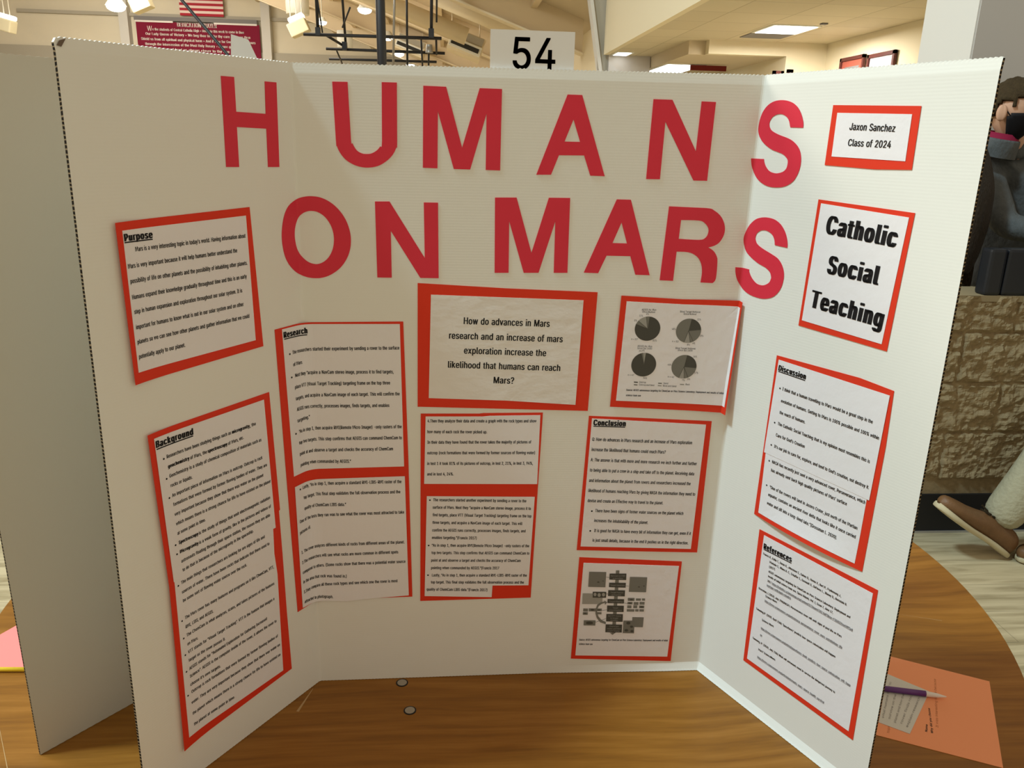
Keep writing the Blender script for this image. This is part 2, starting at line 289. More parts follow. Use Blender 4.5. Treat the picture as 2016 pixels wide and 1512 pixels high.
LETTERS=[
('H', [(-0.41515, 0.89165), (-0.39605, 0.89169), (-0.39635, 0.85299), (-0.35025, 0.85191), (-0.34897, 0.88954), (-0.33002, 0.88941), (-0.33264, 0.78827), (-0.35142, 0.78869), (-0.3506, 0.8345), (-0.39692, 0.83576), (-0.39744, 0.78973), (-0.41683, 0.79016)], [], 0),
('U', [(-0.25352, 0.89307), (-0.23439, 0.89316), (-0.23225, 0.82386), (-0.23051, 0.81864), (-0.22535, 0.81018), (-0.21868, 0.80634), (-0.21259, 0.80566), (-0.20646, 0.80644), (-0.19958, 0.81028), (-0.19512, 0.81539), (-0.19255, 0.82202), (-0.19156, 0.89394), (-0.17253, 0.89389), (-0.17315, 0.82109), (-0.17433, 0.81447), (-0.17924, 0.8051), (-0.18757, 0.79696), (-0.19862, 0.79075), (-0.21233, 0.78849), (-0.2259, 0.79052), (-0.23795, 0.7967), (-0.2458, 0.80517), (-0.25021, 0.81432), (-0.25141, 0.82216)], [], 1),
('M', [(-0.13914, 0.8909), (-0.11012, 0.89032), (-0.08909, 0.81586), (-0.06731, 0.88968), (-0.03865, 0.88933), (-0.03878, 0.78793), (-0.05779, 0.78827), (-0.05794, 0.8587), (-0.07827, 0.78845), (-0.09981, 0.78875), (-0.12061, 0.86031), (-0.12113, 0.78918), (-0.14018, 0.78965)], [], 0),
('A', [(0.04643, 0.88464), (0.0655, 0.88444), (0.10113, 0.78299), (0.0817, 0.78335), (0.07205, 0.80915), (0.03851, 0.80879), (0.02902, 0.78367), (0.0094, 0.78333)], [(0.05568, 0.85424), (0.06579, 0.82622), (0.04516, 0.82621)], 0),
('N', [(0.15954, 0.88154), (0.18471, 0.88133), (0.22208, 0.81726), (0.22377, 0.88026), (0.24294, 0.87991), (0.2412, 0.77929), (0.2224, 0.77939), (0.17761, 0.85393), (0.17635, 0.78028), (0.15759, 0.78024)], [], 0),
('S', [(0.37713, 0.84858), (0.3764, 0.85504), (0.37147, 0.86521), (0.36437, 0.87357), (0.35428, 0.87954), (0.34031, 0.88253), (0.32583, 0.88144), (0.31442, 0.87551), (0.30698, 0.86511), (0.30416, 0.85178), (0.30535, 0.84239), (0.31091, 0.83434), (0.31917, 0.82768), (0.33175, 0.82142), (0.34639, 0.81743), (0.35378, 0.81428), (0.35878, 0.80979), (0.36002, 0.80522), (0.35887, 0.79858), (0.35358, 0.794), (0.34348, 0.79173), (0.33255, 0.79361), (0.32546, 0.79878), (0.32128, 0.80476), (0.31987, 0.8092), (0.29857, 0.80955), (0.30102, 0.79873), (0.30671, 0.78918), (0.31643, 0.7806), (0.33004, 0.77508), (0.34454, 0.77381), (0.3599, 0.77598), (0.37237, 0.78326), (0.37888, 0.79471), (0.38059, 0.80647), (0.37858, 0.81676), (0.37403, 0.82442), (0.36635, 0.83078), (0.35723, 0.83525), (0.33927, 0.84042), (0.32805, 0.84503), (0.32343, 0.84968), (0.32214, 0.85563), (0.32546, 0.86151), (0.33192, 0.86492), (0.34046, 0.86554), (0.34863, 0.86243), (0.35369, 0.85722), (0.357, 0.84921)], [], 1),
('O', [(-0.28647, 0.75086), (-0.27424, 0.74941), (-0.26214, 0.74387), (-0.25147, 0.73471), (-0.24291, 0.72242), (-0.2378, 0.70859), (-0.23614, 0.6946), (-0.23796, 0.68047), (-0.24327, 0.66762), (-0.25207, 0.6561), (-0.26434, 0.64737), (-0.27574, 0.64323), (-0.28701, 0.64256), (-0.29814, 0.64448), (-0.31135, 0.6507), (-0.32311, 0.66138), (-0.3307, 0.67415), (-0.33423, 0.68972), (-0.33442, 0.70478), (-0.33104, 0.72079), (-0.32556, 0.73256), (-0.31752, 0.74084), (-0.30487, 0.74696), (-0.29606, 0.74976)], [(-0.28593, 0.73188), (-0.27777, 0.73021), (-0.26974, 0.72481), (-0.26318, 0.71591), (-0.25941, 0.70552), (-0.25843, 0.69434), (-0.26023, 0.68305), (-0.26478, 0.67309), (-0.27134, 0.66591), (-0.27919, 0.66199), (-0.28619, 0.66178), (-0.29442, 0.66497), (-0.30249, 0.67271), (-0.30916, 0.68299), (-0.31203, 0.69724), (-0.3108, 0.70961), (-0.30667, 0.71896), (-0.30057, 0.72645), (-0.29352, 0.73067)], 1),
('N', [(-0.2033, 0.74531), (-0.18419, 0.7456), (-0.1382, 0.67126), (-0.13914, 0.74504), (-0.12042, 0.74504), (-0.11951, 0.64383), (-0.14433, 0.64406), (-0.18315, 0.70719), (-0.18289, 0.64402), (-0.20224, 0.64415)], [], 0),
('M', [(-0.04476, 0.75282), (-0.01592, 0.75326), (0.00647, 0.67968), (0.02741, 0.75365), (0.05612, 0.75381), (0.05721, 0.65282), (0.03827, 0.65265), (0.03744, 0.72286), (0.01719, 0.65247), (-0.00324, 0.65228), (-0.02502, 0.72203), (-0.02406, 0.6521), (-0.04322, 0.65193)], [], 0),
('A', [(0.11957, 0.75297), (0.13883, 0.75271), (0.17258, 0.65045), (0.15238, 0.65101), (0.14354, 0.67663), (0.11032, 0.67701), (0.09999, 0.65262), (0.08001, 0.65332)], [(0.12816, 0.72238), (0.13759, 0.69398), (0.11745, 0.69433)], 0),
('R', [(0.192, 0.74479), (0.24337, 0.74328), (0.25552, 0.73991), (0.26603, 0.73151), (0.27208, 0.71941), (0.27229, 0.70787), (0.2674, 0.69766), (0.26046, 0.69248), (0.25204, 0.68991), (0.25972, 0.68517), (0.26499, 0.6779), (0.26689, 0.66981), (0.26719, 0.64679), (0.26317, 0.64017), (0.24581, 0.64093), (0.24655, 0.65481), (0.24433, 0.66664), (0.23896, 0.67542), (0.23016, 0.6812), (0.221, 0.68329), (0.20785, 0.68359), (0.20637, 0.64285), (0.18737, 0.64359)], [(0.21018, 0.72675), (0.23472, 0.72637), (0.24316, 0.72334), (0.24937, 0.71624), (0.24958, 0.70832), (0.24599, 0.70249), (0.23804, 0.70008), (0.20925, 0.70118)], 1),
('S', [(0.37646, 0.69828), (0.37542, 0.70589), (0.37034, 0.71706), (0.36089, 0.72715), (0.34847, 0.73294), (0.33206, 0.7339), (0.31786, 0.72999), (0.307, 0.72002), (0.30143, 0.70823), (0.30126, 0.69805), (0.30622, 0.68657), (0.31613, 0.67896), (0.33043, 0.67209), (0.34506, 0.66758), (0.3532, 0.66226), (0.35625, 0.65552), (0.3535, 0.64861), (0.34415, 0.64351), (0.33284, 0.64393), (0.32339, 0.64985), (0.3175, 0.65711), (0.31628, 0.66137), (0.2935, 0.66281), (0.29482, 0.65375), (0.29905, 0.64331), (0.3073, 0.63394), (0.31998, 0.62774), (0.33569, 0.62519), (0.35056, 0.62598), (0.36434, 0.63156), (0.3734, 0.64243), (0.37671, 0.65505), (0.37592, 0.66554), (0.37084, 0.67539), (0.36259, 0.68275), (0.35017, 0.68755), (0.33471, 0.69281), (0.32459, 0.6981), (0.32074, 0.70486), (0.32255, 0.71149), (0.32928, 0.71616), (0.33834, 0.71691), (0.34795, 0.71338), (0.35344, 0.70696), (0.35551, 0.69948)], [], 1),
]
PAGES=[
{'name': 'mounted_page', 'label': 'purpose', 'red': [(-0.57024, 0.7369), (-0.38547, 0.74162), (-0.37738, 0.56268), (-0.56689, 0.55792)], 'whites': [[(-0.56263, 0.72819), (-0.3926, 0.73177), (-0.38988, 0.57336), (-0.56128, 0.57108)]], 'lines': [('Mars is a very interesting topic in today’s world. Having information about', -0.5487, 0.70457, -0.39582, 0.70514, 0), ('Mars is very important because it will help humans better understand the', -0.56035, 0.68744, -0.41025, 0.6886, 0), ('possibility of life on other planets and the possibility of inhabiting other planets.', -0.55935, 0.6712, -0.39563, 0.67159, 0), ('Humans expand their knowledge gradually throughout time and this is an early', -0.55924, 0.65363, -0.39805, 0.65507, 0), ('step in human expansion and exploration throughout our solar system. It is', -0.55865, 0.63734, -0.4068, 0.63843, 0), ('important for humans to know what is out in our solar system and on other', -0.55846, 0.62007, -0.40606, 0.62095, 0), ('planets so we can see how other planets and gather information that we could', -0.55864, 0.60341, -0.39818, 0.60448, 0), ('potentially apply to our planet.', -0.55867, 0.58654, -0.49628, 0.58693, 0)], 'cap': 0.00452, 'head': ('Purpose', -0.56097, 0.71675, -0.5259, 0.71698, -0.56172, 0.71547, -0.52558, 0.71556, 0.00789), 'bul': [], 'bold': 0.0, 'r': 0.003, 'lift': {'l': 0.004}},
{'name': 'mounted_page', 'label': 'background', 'red': [(-0.55883, 0.49546), (-0.37241, 0.49838), (-0.36585, 0.32335), (-0.36792, 0.32215), (-0.36615, 0.25433), (-0.36457, 0.15893), (-0.36157, 0.05894), (-0.5536, 0.05348), (-0.55191, 0.16861), (-0.55051, 0.29356)], 'whites': [[(-0.5426, 0.30105), (-0.38072, 0.30402), (-0.38146, 0.26155), (-0.37815, 0.22788), (-0.37862, 0.06676), (-0.54427, 0.06809), (-0.54391, 0.12288), (-0.54251, 0.29144)], [(-0.55093, 0.4889), (-0.38293, 0.49075), (-0.37651, 0.30019), (-0.54377, 0.2981)]], 'lines': [('Researchers have been studying things such as', -0.53601, 0.4592, -0.44054, 0.45983, 0), ('microgravity,', -0.43842, 0.45983, -0.40888, 0.45979, 1), ('the', -0.40643, 0.45989, -0.39966, 0.46006, 0), ('geochemistry', -0.53539, 0.44646, -0.50511, 0.4466, 1), ('of Mars, the', -0.50337, 0.44649, -0.47927, 0.44651, 0), ('spectroscopy', -0.47744, 0.44655, -0.44769, 0.44657, 1), ('of Mars, etc.', -0.44597, 0.44651, -0.421, 0.44736, 0), ('Geochemistry is a study of chemical composition of materials such as', -0.53505, 0.43402, -0.39212, 0.43493, 0), ('rocks or liquids.', -0.53453, 0.42158, -0.5031, 0.42109, 0), ('An important piece of information on Mars is outcrop. Outcrop is rock', -0.53392, 0.40821, -0.39225, 0.40937, 0), ('formations that were formed by former flowing bodies of water. They are', -0.53367, 0.39614, -0.38538, 0.39641, 0), ('very important because they show that there was water on the planet', -0.53302, 0.38285, -0.39256, 0.38388, 0), ('which means there is a strong chance for life to have existed on the planet', -0.53216, 0.36984, -0.38087, 0.37065, 0), ('at some point in time.', -0.53161, 0.35686, -0.48979, 0.35792, 0), ('Spectroscopy', -0.53088, 0.34385, -0.50217, 0.34348, 1), ('is the study of things that emit electromagnetic radiation', -0.50071, 0.34351, -0.38353, 0.34719, 0), ('Microgravity', -0.53045, 0.3312, -0.50324, 0.33074, 1), ('is a weak form of gravity, like in the pictures and videos of', -0.5016, 0.33068, -0.383, 0.33399, 0), ('astronauts floating through their space station, the reason they are able', -0.52989, 0.31788, -0.3855, 0.3214, 0), ('to do that is because of the microgravity in the spaceship.', -0.52935, 0.30538, -0.41598, 0.31039, 0), ('The main things that researchers are looking for are signs of life and', -0.53296, 0.2892, -0.39705, 0.29323, 0), ('sources of water. There have been rocks that indicate that there used to', -0.53332, 0.27607, -0.38956, 0.27929, 0), ('be some sort of flowing water source over the rock.', -0.53299, 0.26383, -0.43058, 0.26559, 0), ('The Mars rover has many features and programs on it like ChemCam, VTT,', -0.53255, 0.23882, -0.38442, 0.2403, 0), ('RMI, LIBS, and AEGIS.', -0.53286, 0.22588, -0.48984, 0.22538, 0), ('The ChemCam is what analyzes, scans, and takes pictures of the features', -0.53269, 0.21356, -0.38536, 0.21428, 0), ('on Mars.', -0.53296, 0.20082, -0.51625, 0.20027, 0), ('VTT stands for “Visual Target Tracking”. VTT is the feature that images a', -0.53295, 0.18883, -0.38713, 0.19037, 0), ('target as the rover passes it.', -0.53334, 0.1768, -0.47499, 0.17508, 0), ('AEGIS stands for “Automated Exploration for Gathering Increased', -0.53356, 0.16438, -0.40274, 0.16632, 0), ('Science”. AEGIS is the computer inside of the rover, it allows the rover to', -0.53388, 0.15297, -0.3858, 0.15339, 0), ('choose it’s own targets.', -0.53447, 0.14085, -0.48602, 0.13894, 0), ('Outcrop is rock formations that were formed by former flowing bodies of', -0.53396, 0.12937, -0.3851, 0.12783, 0), ('water. They are very important because they show that there was water on', -0.5355, 0.11378, -0.3824, 0.11149, 0), ('the planet which means there is a strong chance for life to have existed on', -0.5355, 0.09701, -0.38256, 0.09484, 0), ('the planet at some point in time.', -0.5351, 0.07982, -0.46765, 0.07751, 0)], 'cap': 0.00411, 'head': ('Background', -0.54901, 0.47711, -0.49684, 0.47673, -0.54922, 0.47521, -0.49666, 0.4751, 0.00847), 'bul': [(-0.54049, 0.46026), (-0.53933, 0.43434), (-0.53819, 0.40908), (-0.53609, 0.3452), (-0.53535, 0.33246), (-0.53777, 0.28974), (-0.53745, 0.23939), (-0.53763, 0.21424), (-0.53771, 0.18969), (-0.53855, 0.16528), (-0.53986, 0.12996)], 'bold': 0.0, 'r': 0.003, 'lift': {'l': 0.004}},
{'name': 'mounted_page', 'label': 'research', 'red': [(-0.35635, 0.58066), (-0.16815, 0.58299), (-0.16326, 0.38067), (-0.15937, 0.14858), (-0.34354, 0.14641), (-0.35134, 0.39775)], 'whites': [[(-0.34404, 0.57882), (-0.17288, 0.57957), (-0.16945, 0.36629), (-0.33689, 0.36317)], [(-0.33659, 0.3467), (-0.16854, 0.35083), (-0.16473, 0.1515), (-0.21974, 0.14798), (-0.26038, 0.14389), (-0.33403, 0.14882)]], 'lines': [('The researchers started their experiment by sending a rover to the surface', -0.32776, 0.5409, -0.17407, 0.54321, 0), ('of Mars', -0.32754, 0.52377, -0.31108, 0.5241, 0), ('Next they “acquire a NavCam stereo image, process it to find targets,', -0.32502, 0.50763, -0.18262, 0.50843, 0), ('place VTT (Visual Target Tracking) targeting frame on the top three', -0.32636, 0.49088, -0.18767, 0.4921, 0), ('targets, and acquire a NavCam image of each target. This will confirm the', -0.32608, 0.47405, -0.17451, 0.47575, 0), ('AEGIS runs correctly, processes images, finds targets, and enables', -0.32512, 0.45798, -0.18929, 0.45837, 0), ('targeting.”', -0.32502, 0.44105, -0.30218, 0.44266, 0), ('“As in step 1, then acquire RMI(Remote Micro Imager) -only rasters of the', -0.32323, 0.42457, -0.17226, 0.42607, 0), ('top two targets. This step confirms that AEGIS can command ChemCam to', -0.32413, 0.40782, -0.17231, 0.40902, 0), ('point at and observe a target and checks the accuracy of ChemCam', -0.32359, 0.39077, -0.18517, 0.39193, 0), ('pointing when commanded by AEGIS.”', -0.32323, 0.3738, -0.24569, 0.37289, 0), ('Lastly, “As in step 1, then acquire a standard RMI-LIBS-RMI raster of the', -0.3222, 0.33835, -0.17364, 0.34025, 0), ('top target. This final step validates the full observation process and the', -0.32112, 0.32197, -0.17557, 0.32386, 0), ('quality of ChemCam LIBS data.”', -0.32073, 0.30469, -0.25477, 0.30457, 0), ('One of the tests they ran was to see what the rover was most attracted to take', -0.33084, 0.28734, -0.1703, 0.29071, 0), ('pictures of.', -0.33157, 0.26982, -0.31065, 0.27192, 0), ('1. The rover analyzes different kinds of rocks from different areas of the planet.', -0.33087, 0.2376, -0.17023, 0.24107, 0), ('2.The researchers will see what rocks are more common in different spots', -0.33067, 0.22064, -0.17989, 0.22459, 0), ('compared to others. (Some rocks show that there was a potential water source', -0.33044, 0.20406, -0.16931, 0.20826, 0), ('in the area that rock was found in.)', -0.33058, 0.18826, -0.25775, 0.18505, 0), ('3.They compare all these rock types and see which one the rover is most', -0.33035, 0.17123, -0.18138, 0.17527, 0), ('attracted to photograph.', -0.33009, 0.1546, -0.27917, 0.14994, 0)], 'cap': 0.00457, 'head': ('Research', -0.34145, 0.56656, -0.30041, 0.56634, -0.34158, 0.56481, -0.30019, 0.56436, 0.00822), 'bul': [(-0.33281, 0.5423), (-0.33156, 0.50892), (-0.32934, 0.42566), (-0.32697, 0.33982)], 'bold': 0.0, 'r': 0.014, 'lift': {}},
{'name': 'mounted_page', 'label': 'question', 'red': [(-0.14797, 0.63691), (-0.02545, 0.63042), (0.10089, 0.62596), (0.09671, 0.45077), (-0.14918, 0.45837)], 'whites': [[(-0.12994, 0.62108), (0.08164, 0.61455), (0.078, 0.46032), (-0.02134, 0.46715), (-0.13336, 0.47147)]], 'lines': [('How do advances in Mars', -0.0845, 0.58, 0.03507, 0.57636, 0), ('research and an increase of mars', -0.10468, 0.55908, 0.0545, 0.55406, 0), ('exploration increase the', -0.08381, 0.53747, 0.03176, 0.53366, 0), ('likelihood that humans can reach', -0.10611, 0.51684, 0.05285, 0.51166, 0), ('Mars?', -0.04132, 0.49361, -0.0127, 0.49269, 0)], 'cap': 0.00961, 'head': None, 'bul': [], 'bold': 0.25, 'r': 0.003, 'lift': {}},
{'name': 'mounted_page', 'label': 'analysis', 'red': [(-0.14485, 0.44773), (-0.06082, 0.44729), (-0.05495, 0.44809), (0.03112, 0.44838), (0.02836, 0.3378), (0.02371, 0.14165), (-0.14735, 0.14064), (-0.14605, 0.29926)], 'whites': [[(-0.13788, 0.44351), (-0.05587, 0.44306), (-0.04608, 0.44405), (0.02743, 0.44469), (0.02674, 0.3355), (-0.14048, 0.33809)], [(-0.13668, 0.31825), (0.02384, 0.31474), (0.01936, 0.16418), (-0.03644, 0.16524), (-0.03734, 0.14477), (-0.14061, 0.14965)]], 'lines': [('4.Then they analyze their data and create a graph with the rock types and show', -0.13509, 0.43459, 0.02194, 0.43361, 0), ('how many of each rock the rover picked up.', -0.13534, 0.41806, -0.04954, 0.4171, 0), ('In their data they have found that the rover takes the majority of pictures of', -0.13539, 0.4017, 0.01551, 0.40093, 0), ('outcrop (rock formations that were formed by former sources of flowing water)', -0.13564, 0.38511, 0.02162, 0.38388, 0), ('in test 1 it took 81% of its pictures of outcrop, in test 2, 21%, in test 3, 94%,', -0.1357, 0.36837, 0.01919, 0.36708, 0), ('and in test 4, 24%.', -0.13585, 0.35161, -0.09737, 0.35113, 0), ('The researchers started another experiment by sending a rover to the', -0.12717, 0.31023, 0.01108, 0.30613, 0), ('surface of Mars. Next they “acquire a NavCam stereo image, process it to', -0.12793, 0.29802, 0.01846, 0.2935, 0), ('find targets, place VTT (Visual Target Tracking) targeting frame on the top', -0.12808, 0.28558, 0.01978, 0.28089, 0), ('three targets, and acquire a NavCam image of each target. This will', -0.12834, 0.27307, 0.0063, 0.26847, 0), ('confirm the AEGIS runs correctly, processes images, finds targets, and', -0.12874, 0.26021, 0.01154, 0.25605, 0), ('enables targeting.”(Francis 2017)', -0.12914, 0.24784, -0.06222, 0.24561, 0), ('“As in step 1, then acquire RMI(Remote Micro Imager) -only rasters of the', -0.12941, 0.23481, 0.01802, 0.23049, 0), ('top two targets. This step confirms that AEGIS can command ChemCam to', -0.12981, 0.22229, 0.0187, 0.21792, 0), ('point at and observe a target and checks the accuracy of ChemCam', -0.13021, 0.2094, 0.00566, 0.20546, 0), ('pointing when commanded by AEGIS.”(Francis 2017', -0.13049, 0.19642, -0.0271, 0.19343, 0), ('Lastly, “As in step 1, then acquire a standard RMI-LIBS-RMI raster of the', -0.12924, 0.18377, 0.01607, 0.17959, 0), ('top target. This final step validates the full observation process and the', -0.1308, 0.17169, 0.0119, 0.16744, 0), ('quality of ChemCam LIBS data.”(Francis 2017)', -0.13749, 0.1594, -0.04446, 0.15563, 0)], 'cap': 0.00427, 'head': None, 'bul': [(-0.13212, 0.31195), (-0.13419, 0.23676), (-0.13535, 0.1861)], 'bold': 0.0, 'r': 0.003, 'lift': {}},
{'name': 'mounted_page', 'label': 'conclusion', 'red': [(0.09899, 0.44299), (0.17393, 0.43944), (0.28324, 0.43357), (0.28225, 0.21501), (0.09212, 0.22328)], 'whites': [[(0.10358, 0.43923), (0.2749, 0.42839), (0.27149, 0.22171), (0.0978, 0.22987)]], 'lines': [('Q: How do advances in Mars research and an increase of Mars exploration', 0.10564, 0.40429, 0.25623, 0.39738, 0), ('increase the likelihood that humans could reach Mars?', 0.10566, 0.38812, 0.21723, 0.38268, 0), ('A: The answer is that with more and more research we inch further and further', 0.10523, 0.37166, 0.26675, 0.36336, 0), ('to being able to put a crew in a ship and take off to the planet. Receiving data', 0.10495, 0.35507, 0.26415, 0.34688, 0), ('and information about the planet from rovers and researchers increased the', 0.10468, 0.33818, 0.26025, 0.33061, 0), ('likelihood of humans reaching Mars by giving NASA the information they need to', 0.10453, 0.32164, 0.26897, 0.31303, 0), ('devise and create an Effective way to travel to the planet.', 0.10438, 0.30497, 0.22058, 0.29908, 0), ('There have been signs of former water sources on the planet which', 0.11674, 0.28794, 0.2536, 0.28082, 0), ('increases the inhabitability of the planet.', 0.11615, 0.2715, 0.19972, 0.26636, 0), ('It is good for NASA to have every bit of information they can get, even if it', 0.11713, 0.25438, 0.26872, 0.24618, 0), ('is just small details, because in the end it pushes us in the right direction.', 0.11557, 0.23803, 0.26612, 0.22979, 0)], 'cap': 0.00472, 'head': ('Conclusion', 0.10649, 0.42868, 0.15331, 0.42679, 0.10628, 0.42726, 0.15341, 0.42537, 0.00872), 'bul': [(0.1117, 0.28972), (0.1111, 0.25638)], 'bold': 0.0, 'r': 0.003, 'lift': {}},
{'name': 'mounted_page', 'label': 'flow', 'red': [(0.09684, 0.21084), (0.25949, 0.19954), (0.25746, 0.01591), (0.09264, 0.02703)], 'whites': [[(0.10381, 0.20112), (0.25528, 0.1918), (0.25088, 0.0252), (0.09946, 0.03324)]], 'lines': [('Source: AEGIS autonomous targeting for ChemCam on Mars Science Laboratory: Deployment and results of initial', 0.10409, 0.0612, 0.24892, 0.05456, 0), ('science team use', 0.10424, 0.05321, 0.1261, 0.05212, 0)], 'cap': 0.00302, 'head': None, 'bul': [], 'bold': 0.0, 'r': 0.003, 'lift': {}},
{'name': 'mounted_page', 'label': 'discussion', 'red': [(0.382, 0.55332), (0.50994, 0.55501), (0.55691, 0.55109), (0.55854, 0.48088), (0.55598, 0.30998), (0.37802, 0.31337)], 'whites': [[(0.38484, 0.41238), (0.54614, 0.40783), (0.54507, 0.31661), (0.38606, 0.31937)], [(0.38686, 0.54848), (0.55326, 0.54452), (0.54971, 0.40673), (0.3822, 0.41168)]], 'lines': [('I think that a human travelling to Mars would be a great step in the', 0.39956, 0.50839, 0.53731, 0.50423, 0), ('evolution of humans. Getting to Mars is 100% possible and 100% within', 0.39983, 0.4915, 0.5488, 0.48712, 0), ('the reach of humans.', 0.39987, 0.47487, 0.44244, 0.47391, 0), ('The Catholic Social Teaching that is my opinion most resembles this is', 0.39932, 0.45821, 0.54216, 0.454, 0), ('Care for God’s Creation', 0.39877, 0.44138, 0.44697, 0.4407, 0), ('It’s our job to care for, explore, and tend to God’s creation, not destroy it.', 0.39839, 0.42445, 0.54676, 0.42091, 0), ('NASA has recently just sent a very advanced rover, Perseverance, which', 0.39806, 0.40088, 0.54488, 0.3998, 0), ('has already sent back high quality pictures of Mars’ surface', 0.39828, 0.38838, 0.52063, 0.38759, 0), ('“One of the rovers will land in Jezero Crater, just north of the Martian', 0.39968, 0.36299, 0.5403, 0.36223, 0), ('equator, contains an ancient river delta that looks like it once carried', 0.39913, 0.35126, 0.54004, 0.34979, 0), ('water and silt into a long-lived lake.”(Grossman L. 2020).', 0.39922, 0.33836, 0.51523, 0.33714, 0)], 'cap': 0.00409, 'head': ('Discussion', 0.38913, 0.5339, 0.43318, 0.53293, 0.38878, 0.53259, 0.43344, 0.53137, 0.00774), 'bul': [(0.39528, 0.50996), (0.39402, 0.45983), (0.39315, 0.42649), (0.39286, 0.40238), (0.39397, 0.36542)], 'bold': 0.0, 'r': 0.003, 'lift': {'b': 0.006}},
{'name': 'mounted_page', 'label': 'references', 'red': [(0.39088, 0.29437), (0.58077, 0.29648), (0.58314, 0.07165), (0.39253, 0.07281)], 'whites': [[(0.40047, 0.28935), (0.57537, 0.28915), (0.57564, 0.08034), (0.39939, 0.08043)]], 'lines': [('Francis R., Estlin T., Doran G., Johnstone S., Gaines D., Verma V., Burl M., Frydenvang J.,', 0.40374, 0.25999, 0.53387, 0.26111, 0), ('Montaño S., Wiens R. C., Schaffer S., Gasnault O., DeFlores L., Blaney D., Bornstein B.', 0.41655, 0.25276, 0.54361, 0.25374, 0), ('(2017)', 0.41696, 0.24508, 0.42698, 0.24614, 0), ('AEGIS autonomous targeting for ChemCam on Mars Science Laboratory: Deployment and', 0.41687, 0.23765, 0.55107, 0.23944, 0), ('results of initial science team use. Space Robots, Vol. 2, Issue 7, June 17,', 0.41723, 0.2303, 0.52611, 0.23199, 0), ('2017.', 0.41736, 0.22238, 0.42484, 0.22265, 0), ('https://robotics.sciencemag.org/content/2/7/eaan4582.full?ijkey=FSGtEDXna6WfSe&', 0.42574, 0.22272, 0.55784, 0.22392, 2), ('keytype=ref&siteid=robotics', 0.41719, 0.21538, 0.4597, 0.21677, 2), ('Grossman, L.(2020, July 29th)NASA’s Perseverance rover will seek signs of past life on Mars', 0.40385, 0.20329, 0.54371, 0.20581, 0), ('Science News', 0.4173, 0.19736, 0.43784, 0.1984, 0), ('https://www.sciencenews.org/article/nasa-perseverance-rover-mars-astrobiology-life', 0.41723, 0.18962, 0.54724, 0.19096, 2), ('Temming,M. (2020, April 15th) ‘Spacefarers’ predicts how space colonization will happen', 0.40404, 0.16913, 0.53977, 0.17213, 0), ('Science News', 0.41696, 0.15721, 0.43822, 0.15849, 0), ('https://www.sciencenews.org/article/spacefarers-book-predicts-how-space-colonization-will-happ', 0.41714, 0.14344, 0.56742, 0.14558, 2), ('en', 0.41727, 0.132, 0.42044, 0.13206, 2), ('Temming, M. (2020, July 15th) What will astronauts need to survive the dangerous journey to', 0.4047, 0.1192, 0.54763, 0.12115, 0), ('Mars? ScienceNews', 0.41784, 0.10692, 0.44867, 0.10843, 0), ('https://www.sciencenews.org/article/astronauts-mars-space-health-survival', 0.4177, 0.09393, 0.53475, 0.0955, 2)], 'cap': 0.00294, 'head': ('References', 0.40355, 0.26942, 0.45171, 0.27182, 0.40327, 0.2682, 0.45225, 0.27025, 0.00832), 'bul': [], 'bold': 0.0, 'r': 0.003, 'lift': {}},
{'name': 'mounted_page', 'label': 'name', 'red': [(0.41763, 0.87436), (0.5318, 0.87033), (0.53299, 0.80297), (0.48684, 0.80188), (0.41709, 0.8045)], 'whites': [[(0.42538, 0.86537), (0.52278, 0.86198), (0.52379, 0.81192), (0.4257, 0.81486)]], 'lines': [('Jaxon Sanchez', 0.44579, 0.84566, 0.50503, 0.84343, 0), ('Class of 2024', 0.44681, 0.82753, 0.50289, 0.82579, 0)], 'cap': 0.00794, 'head': None, 'bul': [], 'bold': 0.1, 'r': 0.003, 'lift': {}},
{'name': 'mounted_page', 'label': 'teaching', 'red': [(0.41489, 0.76306), (0.54547, 0.75672), (0.53946, 0.59549), (0.41038, 0.60086)], 'whites': [[(0.41988, 0.7586), (0.53954, 0.75133), (0.53177, 0.6026), (0.41501, 0.60873)]], 'lines': [('Catholic', 0.43387, 0.72263, 0.52768, 0.71658, 1), ('Social', 0.44403, 0.67438, 0.5131, 0.67075, 1), ('Teaching', 0.42592, 0.6283, 0.52702, 0.62191, 1)], 'cap': 0.02224, 'head': None, 'bul': [], 'bold': 0.0, 'r': 0.003, 'lift': {}},
]
